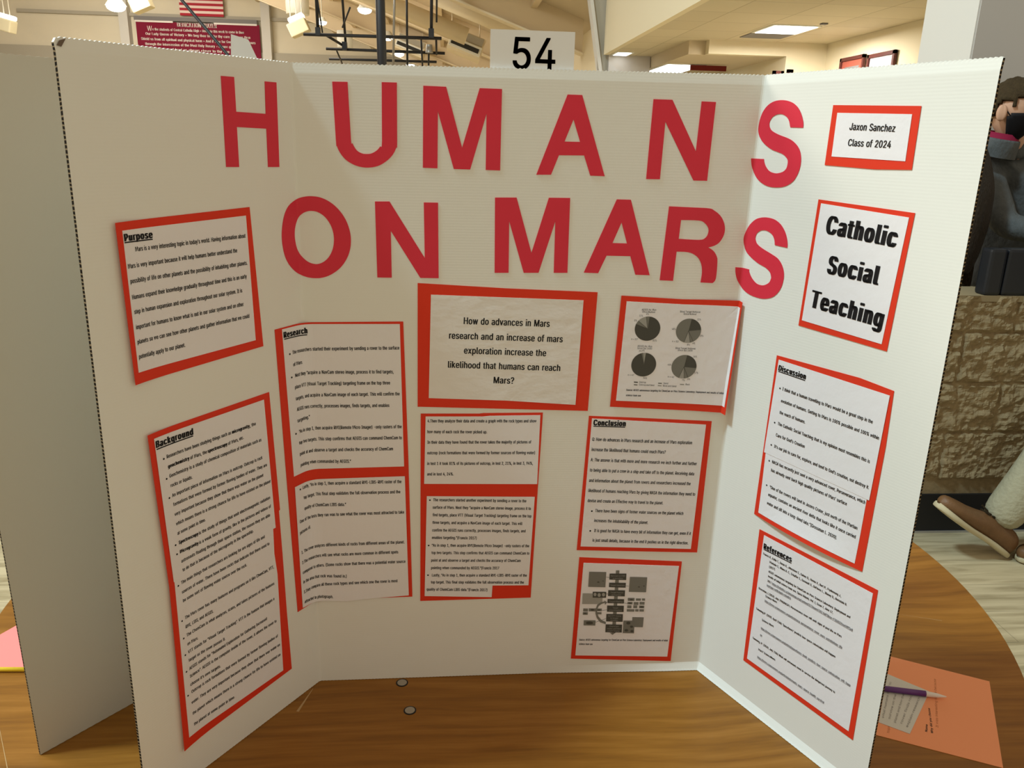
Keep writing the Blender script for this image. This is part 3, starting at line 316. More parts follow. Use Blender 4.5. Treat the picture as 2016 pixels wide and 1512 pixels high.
FLOW={'shaft': [(0.15562, 0.18693), (0.16098, 0.18679), (0.16208, 0.07316), (0.15618, 0.07336)], 'head': [(0.15284, 0.07453), (0.16203, 0.07391), (0.15746, 0.06987)], 'boxes': [[(0.14578, 0.18162), (0.17248, 0.18094), (0.17277, 0.16947), (0.14608, 0.17089)], [(0.14605, 0.16544), (0.17274, 0.16444), (0.17283, 0.15578), (0.14629, 0.15752)], [(0.1456, 0.1522), (0.17239, 0.15102), (0.1725, 0.14012), (0.14576, 0.14161)], [(0.14545, 0.13624), (0.17195, 0.13503), (0.1721, 0.12728), (0.14566, 0.12879)], [(0.14555, 0.12441), (0.17238, 0.12316), (0.17265, 0.11167), (0.14587, 0.11309)], [(0.14521, 0.10913), (0.17187, 0.10786), (0.17232, 0.09375), (0.14555, 0.09536)], [(0.14536, 0.09002), (0.17202, 0.08854), (0.17224, 0.07387), (0.14561, 0.07537)]], 'btext': [('NavCam or MPF', 0.14788, 0.17671, 0.17093, 0.17569), ('acquisition', 0.15111, 0.17219, 0.16713, 0.17149), ('Target Detection', 0.14806, 0.15992, 0.17082, 0.15887), ('Target Feature', 0.14953, 0.14688, 0.16952, 0.14602), ('extraction', 0.15135, 0.14262, 0.16632, 0.1419), ('Target Filtering', 0.14825, 0.13062, 0.16948, 0.12955), ('Target', 0.15455, 0.11886, 0.16325, 0.11844), ('prioritization', 0.14899, 0.11491, 0.16913, 0.11385), ('Set VTT frame', 0.14809, 0.10446, 0.16892, 0.10351), ('to target', 0.15185, 0.10035, 0.1645, 0.09965), ('position', 0.15276, 0.09632, 0.16425, 0.09565), ('ChemCam', 0.15112, 0.08521, 0.16656, 0.08439), ('raster pointed', 0.14786, 0.08113, 0.16973, 0.07995), ('w/VTT frame', 0.14878, 0.07691, 0.16818, 0.07581)], 'photos': [[(0.11343, 0.18571), (0.14039, 0.18446), (0.14054, 0.15739), (0.1134, 0.15885)], [(0.17841, 0.17492), (0.2061, 0.17349), (0.20626, 0.14659), (0.17852, 0.14809)], [(0.10963, 0.09859), (0.12868, 0.09769), (0.12859, 0.08819), (0.10975, 0.08911)], [(0.1736, 0.09594), (0.19191, 0.09535), (0.19233, 0.07168), (0.17389, 0.07276)], [(0.18752, 0.10188), (0.20614, 0.10084), (0.20597, 0.08248), (0.18819, 0.08353)]], 'dark': [[(0.12117, 0.14999), (0.14259, 0.1491), (0.14274, 0.1385), (0.12151, 0.1394)]], 'lite': [[(0.10534, 0.14754), (0.13727, 0.14606), (0.13725, 0.12729), (0.1056, 0.12823)]], 'lines': [[(0.14092, 0.17589), (0.14585, 0.17462), (0.14588, 0.17405), (0.14096, 0.17532)], [(0.1731, 0.15924), (0.17763, 0.15883), (0.17767, 0.15825), (0.17314, 0.15866)], [(0.17266, 0.12843), (0.17793, 0.1271), (0.17797, 0.12652), (0.1727, 0.12785)], [(0.13756, 0.11585), (0.14564, 0.11678), (0.14567, 0.11619), (0.13759, 0.11526)], [(0.12886, 0.09472), (0.14521, 0.10086), (0.14524, 0.10026), (0.12889, 0.09412)], [(0.14231, 0.14534), (0.14551, 0.14554), (0.14554, 0.14496), (0.14235, 0.14476)]], 'small': [[(0.1077, 0.12013), (0.11518, 0.11975), (0.11521, 0.11433), (0.10773, 0.11471)], [(0.11644, 0.12016), (0.12767, 0.11959), (0.12772, 0.11416), (0.11648, 0.11473)], [(0.12935, 0.11948), (0.13736, 0.11907), (0.13742, 0.11437), (0.1294, 0.11478)], [(0.10741, 0.11355), (0.11528, 0.11314), (0.11532, 0.10829), (0.10744, 0.1087)], [(0.12948, 0.11286), (0.13725, 0.11246), (0.1373, 0.10848), (0.12952, 0.10889)], [(0.17786, 0.13734), (0.18862, 0.13681), (0.18876, 0.1314), (0.17797, 0.13193)], [(0.19089, 0.13594), (0.19895, 0.13555), (0.19906, 0.13145), (0.19099, 0.13185)], [(0.20062, 0.13566), (0.20557, 0.13542), (0.20568, 0.13132), (0.20073, 0.13156)], [(0.17772, 0.13004), (0.18591, 0.12963), (0.18601, 0.12523), (0.17782, 0.12564)], [(0.18787, 0.12945), (0.19554, 0.12907), (0.19568, 0.12378), (0.18799, 0.12416)], [(0.1972, 0.12947), (0.20528, 0.12906), (0.20542, 0.12407), (0.19733, 0.12447)], [(0.17791, 0.12373), (0.18467, 0.12339), (0.18479, 0.11824), (0.17802, 0.11858)], [(0.18765, 0.12344), (0.19404, 0.12312), (0.19417, 0.11796), (0.18778, 0.11829)], [(0.19706, 0.12272), (0.20528, 0.1223), (0.20541, 0.11758), (0.19718, 0.118)], [(0.17762, 0.11683), (0.18987, 0.1162), (0.18998, 0.11177), (0.17771, 0.1124)], [(0.19115, 0.11641), (0.19664, 0.11614), (0.19675, 0.1117), (0.19126, 0.11198)], [(0.19793, 0.11621), (0.20525, 0.11583), (0.20538, 0.1114), (0.19805, 0.11177)]], 'arrow': [(0.14507, 0.09463), (0.13839, 0.09782), (0.1328, 0.10465), (0.13017, 0.11211), (0.12982, 0.11799), (0.13193, 0.12379), (0.13658, 0.12775), (0.14137, 0.12936), (0.14186, 0.12569), (0.14518, 0.13027), (0.14046, 0.13376), (0.14082, 0.132), (0.1345, 0.13029), (0.1296, 0.12606), (0.12724, 0.11807), (0.12767, 0.11071), (0.13008, 0.10252), (0.13602, 0.09419), (0.14535, 0.09017)], 'discs': [[(0.12721, 0.14504), (0.12706, 0.14366), (0.12648, 0.14257), (0.12559, 0.14198), (0.12457, 0.14201), (0.1236, 0.14265), (0.1229, 0.14378), (0.12259, 0.14517), (0.12274, 0.14655), (0.12332, 0.14764), (0.12421, 0.14823), (0.12523, 0.1482), (0.12619, 0.14756), (0.1269, 0.14643)], [(0.13407, 0.14383), (0.13391, 0.14233), (0.13327, 0.14113), (0.13228, 0.14049), (0.13113, 0.14052), (0.13006, 0.14123), (0.12928, 0.14246), (0.12893, 0.14398), (0.1291, 0.14548), (0.12974, 0.14667), (0.13073, 0.14732), (0.13187, 0.14729), (0.13294, 0.14658), (0.13372, 0.14535)], [(0.14097, 0.14422), (0.1408, 0.14284), (0.14016, 0.14174), (0.13916, 0.14116), (0.13802, 0.14119), (0.13695, 0.14184), (0.13617, 0.14297), (0.13583, 0.14436), (0.136, 0.14574), (0.13665, 0.14683), (0.13764, 0.14742), (0.13878, 0.14739), (0.13985, 0.14674), (0.14063, 0.14561)]], 'spots': [[(0.13064, 0.167), (0.13049, 0.16651), (0.13002, 0.16612), (0.12931, 0.16592), (0.12852, 0.16594), (0.12779, 0.16618), (0.12727, 0.16659), (0.12706, 0.16709), (0.12721, 0.16759), (0.12768, 0.16797), (0.12839, 0.16818), (0.12918, 0.16816), (0.12991, 0.16792), (0.13043, 0.1675)], [(0.13741, 0.16883), (0.13732, 0.16852), (0.13701, 0.16828), (0.13656, 0.16815), (0.13605, 0.16816), (0.13558, 0.16832), (0.13524, 0.16857), (0.13511, 0.16889), (0.13521, 0.1692), (0.13551, 0.16944), (0.13596, 0.16956), (0.13647, 0.16955), (0.13694, 0.1694), (0.13728, 0.16914)], [(0.19594, 0.1566), (0.19579, 0.15623), (0.19531, 0.15594), (0.1946, 0.15579), (0.19379, 0.15581), (0.19305, 0.156), (0.19253, 0.15631), (0.19232, 0.1567), (0.19247, 0.15707), (0.19295, 0.15736), (0.19366, 0.15751), (0.19447, 0.15748), (0.19521, 0.1573), (0.19573, 0.15698)], [(0.20317, 0.15814), (0.20307, 0.15776), (0.20274, 0.15747), (0.20223, 0.15732), (0.20166, 0.15733), (0.20113, 0.15751), (0.20074, 0.15783), (0.20059, 0.15821), (0.20069, 0.15858), (0.20102, 0.15888), (0.20153, 0.15903), (0.2021, 0.15901), (0.20263, 0.15883), (0.20301, 0.15852)], [(0.12479, 0.09336), (0.12428, 0.09222), (0.12271, 0.09134), (0.1204, 0.0909), (0.1178, 0.09099), (0.11543, 0.09158), (0.11376, 0.09257), (0.11312, 0.09374), (0.11364, 0.09488), (0.1152, 0.09576), (0.11751, 0.0962), (0.1201, 0.09612), (0.12247, 0.09553), (0.12414, 0.09454)], [(0.12523, 0.11725), (0.12498, 0.11662), (0.12422, 0.11614), (0.1231, 0.11589), (0.12184, 0.11593), (0.12068, 0.11625), (0.11987, 0.11678), (0.11955, 0.11743), (0.11979, 0.11806), (0.12055, 0.11854), (0.12167, 0.11879), (0.12294, 0.11875), (0.12409, 0.11844), (0.12491, 0.1179)], [(0.18651, 0.13388), (0.18626, 0.13338), (0.1855, 0.13299), (0.18437, 0.1328), (0.1831, 0.13284), (0.18194, 0.1331), (0.18112, 0.13353), (0.1808, 0.13405), (0.18105, 0.13455), (0.18181, 0.13493), (0.18294, 0.13512), (0.18421, 0.13509), (0.18537, 0.13483), (0.18619, 0.1344)], [(0.18438, 0.1275), (0.18415, 0.12706), (0.18346, 0.12672), (0.18243, 0.12656), (0.18128, 0.12659), (0.18022, 0.12682), (0.17948, 0.1272), (0.17919, 0.12765), (0.17941, 0.12809), (0.18011, 0.12843), (0.18113, 0.1286), (0.18229, 0.12856), (0.18334, 0.12833), (0.18409, 0.12795)], [(0.20401, 0.12015), (0.20377, 0.11965), (0.203, 0.11926), (0.20187, 0.11907), (0.20059, 0.11911), (0.19942, 0.11937), (0.1986, 0.1198), (0.19828, 0.12032), (0.19852, 0.12083), (0.19929, 0.12121), (0.20042, 0.12141), (0.20169, 0.12137), (0.20286, 0.12111), (0.20369, 0.12067)], [(0.11346, 0.11115), (0.11326, 0.11071), (0.11263, 0.11038), (0.11171, 0.11021), (0.11068, 0.11024), (0.10974, 0.11047), (0.10907, 0.11084), (0.10882, 0.1113), (0.10902, 0.11174), (0.10965, 0.11208), (0.11057, 0.11225), (0.1116, 0.11222), (0.11254, 0.11199), (0.11321, 0.11161)], [(0.13532, 0.11665), (0.13509, 0.11621), (0.13439, 0.11588), (0.13337, 0.11571), (0.13222, 0.11574), (0.13117, 0.11597), (0.13043, 0.11636), (0.13015, 0.11681), (0.13038, 0.11725), (0.13107, 0.11758), (0.1321, 0.11775), (0.13325, 0.11772), (0.13429, 0.11749), (0.13503, 0.11711)], [(0.18517, 0.0911), (0.18491, 0.08994), (0.18403, 0.08903), (0.1827, 0.08856), (0.18119, 0.08861), (0.17979, 0.08917), (0.17878, 0.09014), (0.17836, 0.09132), (0.17861, 0.09247), (0.17949, 0.09338), (0.18082, 0.09385), (0.18233, 0.0938), (0.18373, 0.09324), (0.18474, 0.09227)], [(0.19011, 0.08421), (0.18991, 0.08331), (0.18924, 0.0826), (0.18821, 0.08223), (0.18705, 0.08227), (0.18596, 0.08271), (0.18518, 0.08346), (0.18486, 0.08438), (0.18505, 0.08529), (0.18573, 0.08599), (0.18675, 0.08636), (0.18792, 0.08632), (0.189, 0.08588), (0.18978, 0.08513)], [(0.18258, 0.07772), (0.18234, 0.07668), (0.18153, 0.07588), (0.1803, 0.07545), (0.17889, 0.0755), (0.1776, 0.07601), (0.17667, 0.07688), (0.17628, 0.07793), (0.17652, 0.07896), (0.17734, 0.07977), (0.17857, 0.08019), (0.17997, 0.08015), (0.18126, 0.07964), (0.1822, 0.07877)], [(0.19137, 0.07592), (0.19117, 0.07501), (0.19049, 0.0743), (0.18947, 0.07393), (0.1883, 0.07397), (0.18721, 0.07442), (0.18643, 0.07517), (0.18611, 0.0761), (0.1863, 0.077), (0.18698, 0.07771), (0.188, 0.07808), (0.18917, 0.07804), (0.19026, 0.0776), (0.19104, 0.07684)]], 'cap': 0.0024}
PIE={'uc': [0.29377, 0.44781, 0.05365], 'red': [(0.13466, 0.62159), (0.22275, 0.61682), (0.30369, 0.61605), (0.30888, 0.61449), (0.30255, 0.44715), (0.29233, 0.44846), (0.21168, 0.45289), (0.12895, 0.45733)], 'white': [(0.14265, 0.61367), (0.22325, 0.6098), (0.30051, 0.60778), (0.30626, 0.60637), (0.29981, 0.4584), (0.29296, 0.45952), (0.13712, 0.46674)], 'pies': [(0.17517, 0.57444, 0.01835, 0.01767, 4, [(0.8, 0), (0.05, 1), (0.11, 2), (0.04, 1)]), (0.23463, 0.5716, 0.0182, 0.01777, 9, [(0.21, 0), (0.19, 1), (0.04, 1.4), (0.08, 2.2), (0.48, 1)]), (0.17371, 0.52133, 0.01809, 0.01777, 6, [(0.94, 0), (0.02, 1), (0.04, 2)]), (0.23296, 0.51819, 0.01832, 0.01774, 9, [(0.24, 0), (0.17, 1), (0.05, 1.5), (0.07, 2.2), (0.47, 1)])], 'text': [('AEGIS As-Run', 0.16475, 0.60078, 0.18538, 0.60051), ('Since Rollout', 0.16561, 0.59777, 0.18414, 0.59724), ('4%', 0.1716, 0.59454, 0.17536, 0.59443), ('11%', 0.16205, 0.59197, 0.16705, 0.59187), ('5%', 0.15507, 0.58501, 0.15908, 0.58477), ('n = 57', 0.153, 0.55804, 0.16185, 0.55755), ('81%', 0.18406, 0.55607, 0.18964, 0.55582), ('Blind Target Notional', 0.22018, 0.59818, 0.24913, 0.59775), ('Since Rollout', 0.22526, 0.59493, 0.2438, 0.59454), ('21%', 0.24579, 0.58696, 0.25096, 0.58675), ('19%', 0.25174, 0.56314, 0.2568, 0.56294), ('4%', 0.24204, 0.5521, 0.24586, 0.552), ('8%', 0.23449, 0.55, 0.23831, 0.54988), ('48%', 0.21045, 0.57304, 0.21578, 0.57281), ('n = 52', 0.21228, 0.55498, 0.22135, 0.55448), ('AEGIS As-Run', 0.16258, 0.54779, 0.18375, 0.54731), ('Since Sol 1400', 0.16269, 0.54457, 0.18376, 0.54396), ('2%', 0.16527, 0.54057, 0.16895, 0.54044), ('4%', 0.16953, 0.54109, 0.17334, 0.54097), ('n = 47', 0.15171, 0.50495, 0.16056, 0.50442), ('94%', 0.17444, 0.50004, 0.17984, 0.49977), ('Blind Target Notional', 0.21801, 0.54479, 0.24737, 0.54412), ('Since Sol 1400', 0.22159, 0.54181, 0.24308, 0.5411), ('24%', 0.24532, 0.53226, 0.25042, 0.53217), ('17%', 0.24917, 0.50786, 0.25442, 0.50777), ('5%', 0.23979, 0.49839, 0.24366, 0.49828), ('7%', 0.23197, 0.49664, 0.23585, 0.49652), ('45%', 0.2088, 0.52015, 0.2142, 0.51989), ('n = 42', 0.21047, 0.50211, 0.21967, 0.50143), ('Outcrop', 0.16902, 0.49383, 0.17893, 0.49342), ('Outcrop and Sand', 0.16905, 0.48999, 0.19149, 0.48901), ('Sand', 0.20489, 0.49204, 0.21175, 0.49176), ('Rock and Sand', 0.20469, 0.48831, 0.22415, 0.48733), ('Rock', 0.2377, 0.4904, 0.24379, 0.49003), ('Source: AEGIS autonomous targeting for ChemCam on Mars Science Laboratory: Deployment and results of initial', 0.15103, 0.48192, 0.29481, 0.47737), ('science team use', 0.15107, 0.47391, 0.17288, 0.47317)], 'swatch': [([(0.1613, 0.49597), (0.16696, 0.49556), (0.16708, 0.49397), (0.16142, 0.49438)], 0), ([(0.16146, 0.49199), (0.16675, 0.49158), (0.16687, 0.48999), (0.16158, 0.4904)], 1), ([(0.19699, 0.49418), (0.20243, 0.49377), (0.20256, 0.49217), (0.19712, 0.49258)], 1), ([(0.19691, 0.49046), (0.20222, 0.49005), (0.20235, 0.48858), (0.19703, 0.48899)], 2.2), ([(0.22952, 0.49239), (0.23549, 0.49199), (0.23564, 0.49039), (0.22966, 0.49079)], 2)], 'cap': 0.00263, 'scap': 0.0029}
# ---------------------------------------------------------------- the folded display board
HW = 0.3048; US = (-2 * HW, -HW, HW, 2 * HW); HB = 0.9144
_B = [Vector(p) for p in BOT]; _T = [Vector(p) for p in TOP]
def S0(u, v):
    t = v / HB; i = 0 if u < US[1] else (1 if u < US[2] else 2); s = (u - US[i]) / (US[i + 1] - US[i])
    return _B[i].lerp(_B[i + 1], s).lerp(_T[i].lerp(_T[i + 1], s), t)
def Sr(u, v, r):
    if r <= 0 or min(abs(u - US[1]), abs(u - US[2])) > r: return S0(u, v)
    a = Vector((0, 0, 0))
    for k in range(9): a += S0(u + r * (k / 4 - 1), v)
    return a / 9
def P(u, v, w, r=0.003):
    e = 1e-4; p = Sr(u, v, r)
    n = (Sr(u + e, v, r) - Sr(u - e, v, r)).cross(Sr(u, v + e, r) - Sr(u, v - e, r)).normalized()
    return p + n * w
def sheet(name, outer, holes, fn, thick, m, parent, cuts=(), extra=None, smooth_curve=False):
    """thin cut sheet: polygon in unfolded board coordinates, mapped onto the board; extra = printed verts, faces, material indices"""
    bm = bmesh.new(); loops = [outer] + list(holes)
    flat = [p for l in loops for p in l]; vs_ = [bm.verts.new((p[0], p[1], 0)) for p in flat]
    for t in tessellate_polygon([[Vector((p[0], p[1], 0)) for p in l] for l in loops]):
        if len(set(t)) == 3:
            try: bm.faces.new([vs_[i] for i in t])
            except ValueError: pass
    for co, no in cuts: bmesh.ops.bisect_plane(bm, geom=bm.verts[:] + bm.edges[:] + bm.faces[:], plane_co=co, plane_no=no, dist=1e-6)
    bmesh.ops.recalc_face_normals(bm, faces=bm.faces)
    bm.normal_update()
    if bm.faces and sum(f.normal.z * f.calc_area() for f in bm.faces) < 0: bmesh.ops.reverse_faces(bm, faces=bm.faces)
    r = bmesh.ops.extrude_face_region(bm, geom=bm.faces[:])
    top = {v for v in r['geom'] if isinstance(v, bmesh.types.BMVert)}
    for v in bm.verts:
        if v not in top: v.co.z = -thick
    bm.verts.ensure_lookup_table()
    co = [fn(v.co.x, v.co.y, v.co.z) for v in bm.verts]
    for v, c in zip(bm.verts, co): v.co = c
    bmesh.ops.recalc_face_normals(bm, faces=bm.faces)
    mats = m if isinstance(m, (list, tuple)) else [m]
    V = [v.co.copy() for v in bm.verts]; bm.verts.index_update(); F = [tuple(v.index for v in f.verts) for f in bm.faces]; mi = [0] * len(F); bm.free()
    if extra:
        b = len(V); V += extra[0]; F += [tuple(i + b for i in f) for f in extra[1]]; mi += extra[2]
    o = py_obj(name, V, F, mats, None, mi); seat(o, parent); return o
def curve_pts(pts, closed=True):
    """Catmull-Rom through the points that bend gently; sharp corners stay sharp"""
    n = len(pts); out = []
    def ang(i):
        a = Vector(pts[i]) - Vector(pts[i - 1]); b = Vector(pts[(i + 1) % n]) - Vector(pts[i])
        return abs(a.angle_signed(b)) if a.length and b.length else 0
    sharp = [ang(i) > math.radians(42) for i in range(n)]
    for i in range(n):
        p1 = Vector(pts[i]); p2 = Vector(pts[(i + 1) % n]); p0 = p1 if sharp[i] else Vector(pts[i - 1]); p3 = p2 if sharp[(i + 1) % n] else Vector(pts[(i + 2) % n])
        out.append(tuple(p1))
        if (p2 - p1).length > 0.03: continue
        for k in (1, 2, 3):
            t = k / 4; q = 0.5 * ((2 * p1) + (p2 - p0) * t + (2 * p0 - 5 * p1 + 4 * p2 - p3) * t * t + (3 * p1 - 3 * p2 + p3 - p0) * t ** 3)
            out.append(tuple(q))
    return out

board = thing('display_board', 'white folded display board titled HUMANS ON MARS standing on the round wooden table', 'display board', (0, 0, TZ))
def bend(u, v):                                # crushed strips along the top and the bottom right
    w = 0.0
    if v > HB - 0.012: w -= 0.0014 * (v - HB + 0.012) / 0.012
    k = min(1, max(0, (u - 0.05) / 0.2))
    if v < 0.013: w += 0.006 * k * (1 - v / 0.013)
    return w
def panel(name, ua, ub):
    us = []; n = 230 if ub - ua > 0.4 else 116
    for i in range(n + 1): us.append(ua + (ub - ua) * i / n)
    vsn = [0, 0.004, 0.008, 0.0128, 0.0134, 0.03, 0.1, 0.25, 0.45, 0.65, 0.85, HB - 0.03, HB - 0.0125, HB - 0.0115, HB - 0.003, HB]
    V = []; F = []; mi = []; nv = len(vsn); nu = len(us); th = 0.0038
    outer_l = ua < -0.6; outer_r = ub > 0.6
    for side in (0, 1):
        for i, u in enumerate(us):
            for j, v in enumerate(vsn):
                vv = v
                if j == nv - 1: vv += (0.0009 if i % 2 else -0.0004)
                if j == 0: vv += 0.0
                uu = u
                if outer_l and j >= nv - 2: vv -= max(0, 0.006 - (u - ua)) ** 2 * 120     # blunted corner
                p = P(uu, min(vv, HB + 0.001), bend(u, v) - side * th)
                if j == 0: p.z = TZ + (0.0010 if i % 2 else 0.0006)
                V.append(tuple(p))
    def id_(s, i, j): return s * nu * nv + i * nv + j
    for i in range(nu - 1):
        for j in range(nv - 1):
            F.append((id_(0, i, j), id_(0, i + 1, j), id_(0, i + 1, j + 1), id_(0, i, j + 1))); mi.append(0)
            F.append((id_(1, i, j), id_(1, i, j + 1), id_(1, i + 1, j + 1), id_(1, i + 1, j))); mi.append(0)
        F.append((id_(0, i, nv - 1), id_(0, i + 1, nv - 1), id_(1, i + 1, nv - 1), id_(1, i, nv - 1))); mi.append(0)
        F.append((id_(0, i, 0), id_(1, i, 0), id_(1, i + 1, 0), id_(0, i + 1, 0))); mi.append(0)
    for j in range(nv - 1):
        F.append((id_(0, 0, j), id_(0, 0, j + 1), id_(1, 0, j + 1), id_(1, 0, j))); mi.append(1 if outer_l else 0)
        F.append((id_(0, nu - 1, j), id_(1, nu - 1, j), id_(1, nu - 1, j + 1), id_(0, nu - 1, j + 1))); mi.append(1 if outer_r else 0)
    o = py_obj(name, V, F, [M['board'], M['core']], None, mi); seat(o, board); return o
panel('wing_panel', US[0], US[1]); panel('center_panel', US[1], US[2]); panel('wing_panel', US[2], US[3])

sheet('torn_corner', [(-0.6080, 0.9070), (-0.6050, 0.9115), (-0.5980, 0.9138), (-0.6035, 0.9060)], [], lambda u, v, w: P(u, v, 0.0005 + w), 0.0004, M['kraft'], board)['label'] = 'brown torn corner'
def foldcuts(r):
    o = []
    for f in (US[1], US[2]):
        for k in range(-4, 5): o.append(((f + r * k / 4, 0, 0), (1, 0, 0)))
    return o
for ch, outer, holes, sm in LETTERS:
    if sm: outer = curve_pts(outer); holes = [curve_pts(holes)] if holes else []
    elif holes: holes = [holes]
    sheet('title_letter', outer, holes, lambda u, v, w: P(u, v, 0.0007 + w), 0.0006, M['crimson'], board, foldcuts(0.003))

PAGE_LABEL = dict(purpose='white page headed Purpose on red card', background='tall white page headed Background on red card', research='white pages headed Research on red card bent over the fold',
    question='white page asking how humans can reach Mars on red card', analysis='two white text sheets on one red card', conclusion='white page headed Conclusion on red card', flow='white page with a flow chart on red card',
    discussion='white page headed Discussion on red card', references='white page headed References on red card', name='small white name label on red card', teaching='white page reading Catholic Social Teaching on red card')
def inside(p, poly):
    c = False; n = len(poly)
    for i in range(n):
        a, b = poly[i], poly[i - 1]
        if (a[1] > p[1]) != (b[1] > p[1]) and p[0] < (b[0] - a[0]) * (p[1] - a[1]) / (b[1] - a[1]) + a[0]: c = not c
    return c
INKS = [M['paper'], M['ink'], M['link'], M['g0'], M['g1'], M['g2']]
for pg in PAGES:
    r = pg['r']; lift = pg['lift']; red = pg['red']
    ub = min(p[0] for p in red); vb = min(p[1] for p in red)
    tl = max(red, key=lambda p: p[1] - p[0]); bl = min(red, key=lambda p: p[1] + p[0]); br = max(red, key=lambda p: p[0] - p[1])
    def rise(u, v):
        w = 0.0
        if 'l' in lift:
            d = u - (bl[0] + (tl[0] - bl[0]) * (v - bl[1]) / (tl[1] - bl[1])); w += lift['l'] * max(0, 1 - d / 0.05) ** 2
        if 'b' in lift:
            d = v - (bl[1] + (br[1] - bl[1]) * (u - bl[0]) / (br[0] - bl[0])); s = max(0, min(1, (u - bl[0]) / (br[0] - bl[0])))
            w += lift['b'] * max(0, 1 - d / 0.06) ** 2 * 4 * s * (1 - s)
        return w
    cuts = foldcuts(r) if (ub < US[1] < max(p[0] for p in red)) else []
    if lift:
        us_ = sorted(p[0] for p in red); 
        for k in range(1, 12): cuts.append(((us_[0] + (us_[-1] - us_[0]) * k / 12, 0, 0), (1, 0, 0)))
        for k in range(1, 8): cuts.append(((0, vb + 0.012 * k, 0), (0, 1, 0)))
    back = sheet('mounted_page', red, [], lambda u, v, w: P(u, v, 0.0008 + w + rise(u, v), r), 0.0005, M['red'], board, cuts)
    back['label'] = PAGE_LABEL[pg['label']]
    wt = 2 if pg['label'] == 'teaching' else 1
    outs = [([], [], []) for _ in pg['whites']]
    fns = [(lambda u, v, w=0.0, k=k: P(u, v, 0.00165 + 0.0004 * k + w + rise(u, v), r)) for k in range(len(pg['whites']))]
    def which(u, v):
        for k in range(len(pg['whites']) - 1, -1, -1):
            if inside((u + 0.004, v + 0.002), pg['whites'][k]): return k
        return len(pg['whites']) - 1
    for t, u0, v0, u1, v1, kind in pg['lines']:
        k = which(u0, v0); cap = pg['cap'] * (1.12 if pg['cap'] < 0.006 else 1.0)
        set_line(outs[k], t, u0, v0, u1, v1, cap, fns[k], 2 if kind == 2 else 1, 2 if kind == 1 else wt, res=3 if cap > 0.007 else 2)
        if kind == 2:
            L = math.hypot(u1 - u0, v1 - v0); nx, ny = -(v1 - v0) / L, (u1 - u0) / L
            add_poly(outs[k], [(u0 - nx * 0.0009, v0 - ny * 0.0009), (u1 - nx * 0.0009, v1 - ny * 0.0009), (u1 - nx * 0.0005, v1 - ny * 0.0005), (u0 - nx * 0.0005, v0 - ny * 0.0005)], fns[k], 2)
    if pg['head']:
        t, u0, v0, u1, v1, a0, b0, a1, b1, hc = pg['head']; k = which(u0, v0)
        set_line(outs[k], t, u0, v0, u1, v1, hc, fns[k], 1, 2, res=3)
        h = hc * 0.085; n = 10
        for i in range(n):
            s0, s1 = i / n, (i + 1) / n
            add_poly(outs[k], [(a0 + (a1 - a0) * s0, b0 + (b1 - b0) * s0 - h), (a0 + (a1 - a0) * s1, b0 + (b1 - b0) * s1 - h), (a0 + (a1 - a0) * s1, b0 + (b1 - b0) * s1 + h), (a0 + (a1 - a0) * s0, b0 + (b1 - b0) * s0 + h)], fns[k], 1)
    for q in pg['bul']:
        k = which(*q); rr = pg['cap'] * 0.30
        add_poly(outs[k], [(q[0] + rr * math.cos(a * PI / 5), q[1] + rr * math.sin(a * PI / 5)) for a in range(10)], fns[k], 1)
    if pg['label'] == 'flow':
        f0 = fns[0]; up = lambda d: (lambda u, v: f0(u, v, d)); F_ = FLOW
        for l in F_['lines']: add_poly(outs[0], l, up(0.0), 3)
        for l in F_['lite']: add_poly(outs[0], l, up(0.0001), 5)
        for l in F_['photos'] + F_['small']: add_poly(outs[0], l, up(0.0001), 4)
        for l in F_['dark']: add_poly(outs[0], l, up(0.0002), 3)
        for l in F_['discs']: add_poly(outs[0], l, up(0.0003), 5)
        for l in F_['spots']: add_poly(outs[0], l, up(0.0003), 3)
        add_poly(outs[0], F_['arrow'], up(0.0003), 4)
        add_poly(outs[0], F_['shaft'], up(0.0001), 4); add_poly(outs[0], F_['head'], up(0.0001), 4)
        for l in F_['boxes']: add_poly(outs[0], l, up(0.0002), 3)
        for t, u0, v0, u1, v1 in F_['btext']: set_line(outs[0], t, u0, v0, u1, v1, F_['cap'], up(0.0004), 5, 1, plain=True)
    for k, wp in enumerate(pg['whites']):
        wc = list(cuts)
        sheet('printed_sheet', wp, [], lambda u, v, w, k=k: P(u, v, 0.0013 + 0.0004 * k + w + rise(u, v), r), 0.0004, [M['gloss_paper'] if pg['label'] == 'question' else M['paper']] + INKS[1:], back, wc, outs[k])

# the pie chart page bridges the right fold: flat on the centre, its edge strip turned forward, clear of the wing
_ub, _vb, _m = PIE['uc']
_wd = (_B[3] - _B[2]).normalized(); _wn = _wd.cross(Vector((0, 0, 1)))
def Ppie(u, v, w):
    c = _ub + _m * (v - _vb)
    def cen(q):
        s = max(0.0, 1 - (c - q) / 0.07); return S0(min(q, US[2] - 1e-6), v) + Vector((0, -1, 0)) * (0.0015 + 0.0035 * s * s)
    if u <= c: return cen(u) + Vector((0, -1, 0)) * w
    return cen(c) + _wd * (u - c) + _wn * w
_no = (1, -_m, 0)
pc = [((_ub + d + _m * (0.5 - _vb), 0.5, 0), _no) for d in (0, -0.015, -0.03, -0.045, -0.06, -0.08)]
back = sheet('mounted_page', PIE['red'], [], Ppie, 0.0005, M['red'], board, pc); back['label'] = 'white page of four pie charts on red card with its edge bent off the fold'
out = ([], [], [])
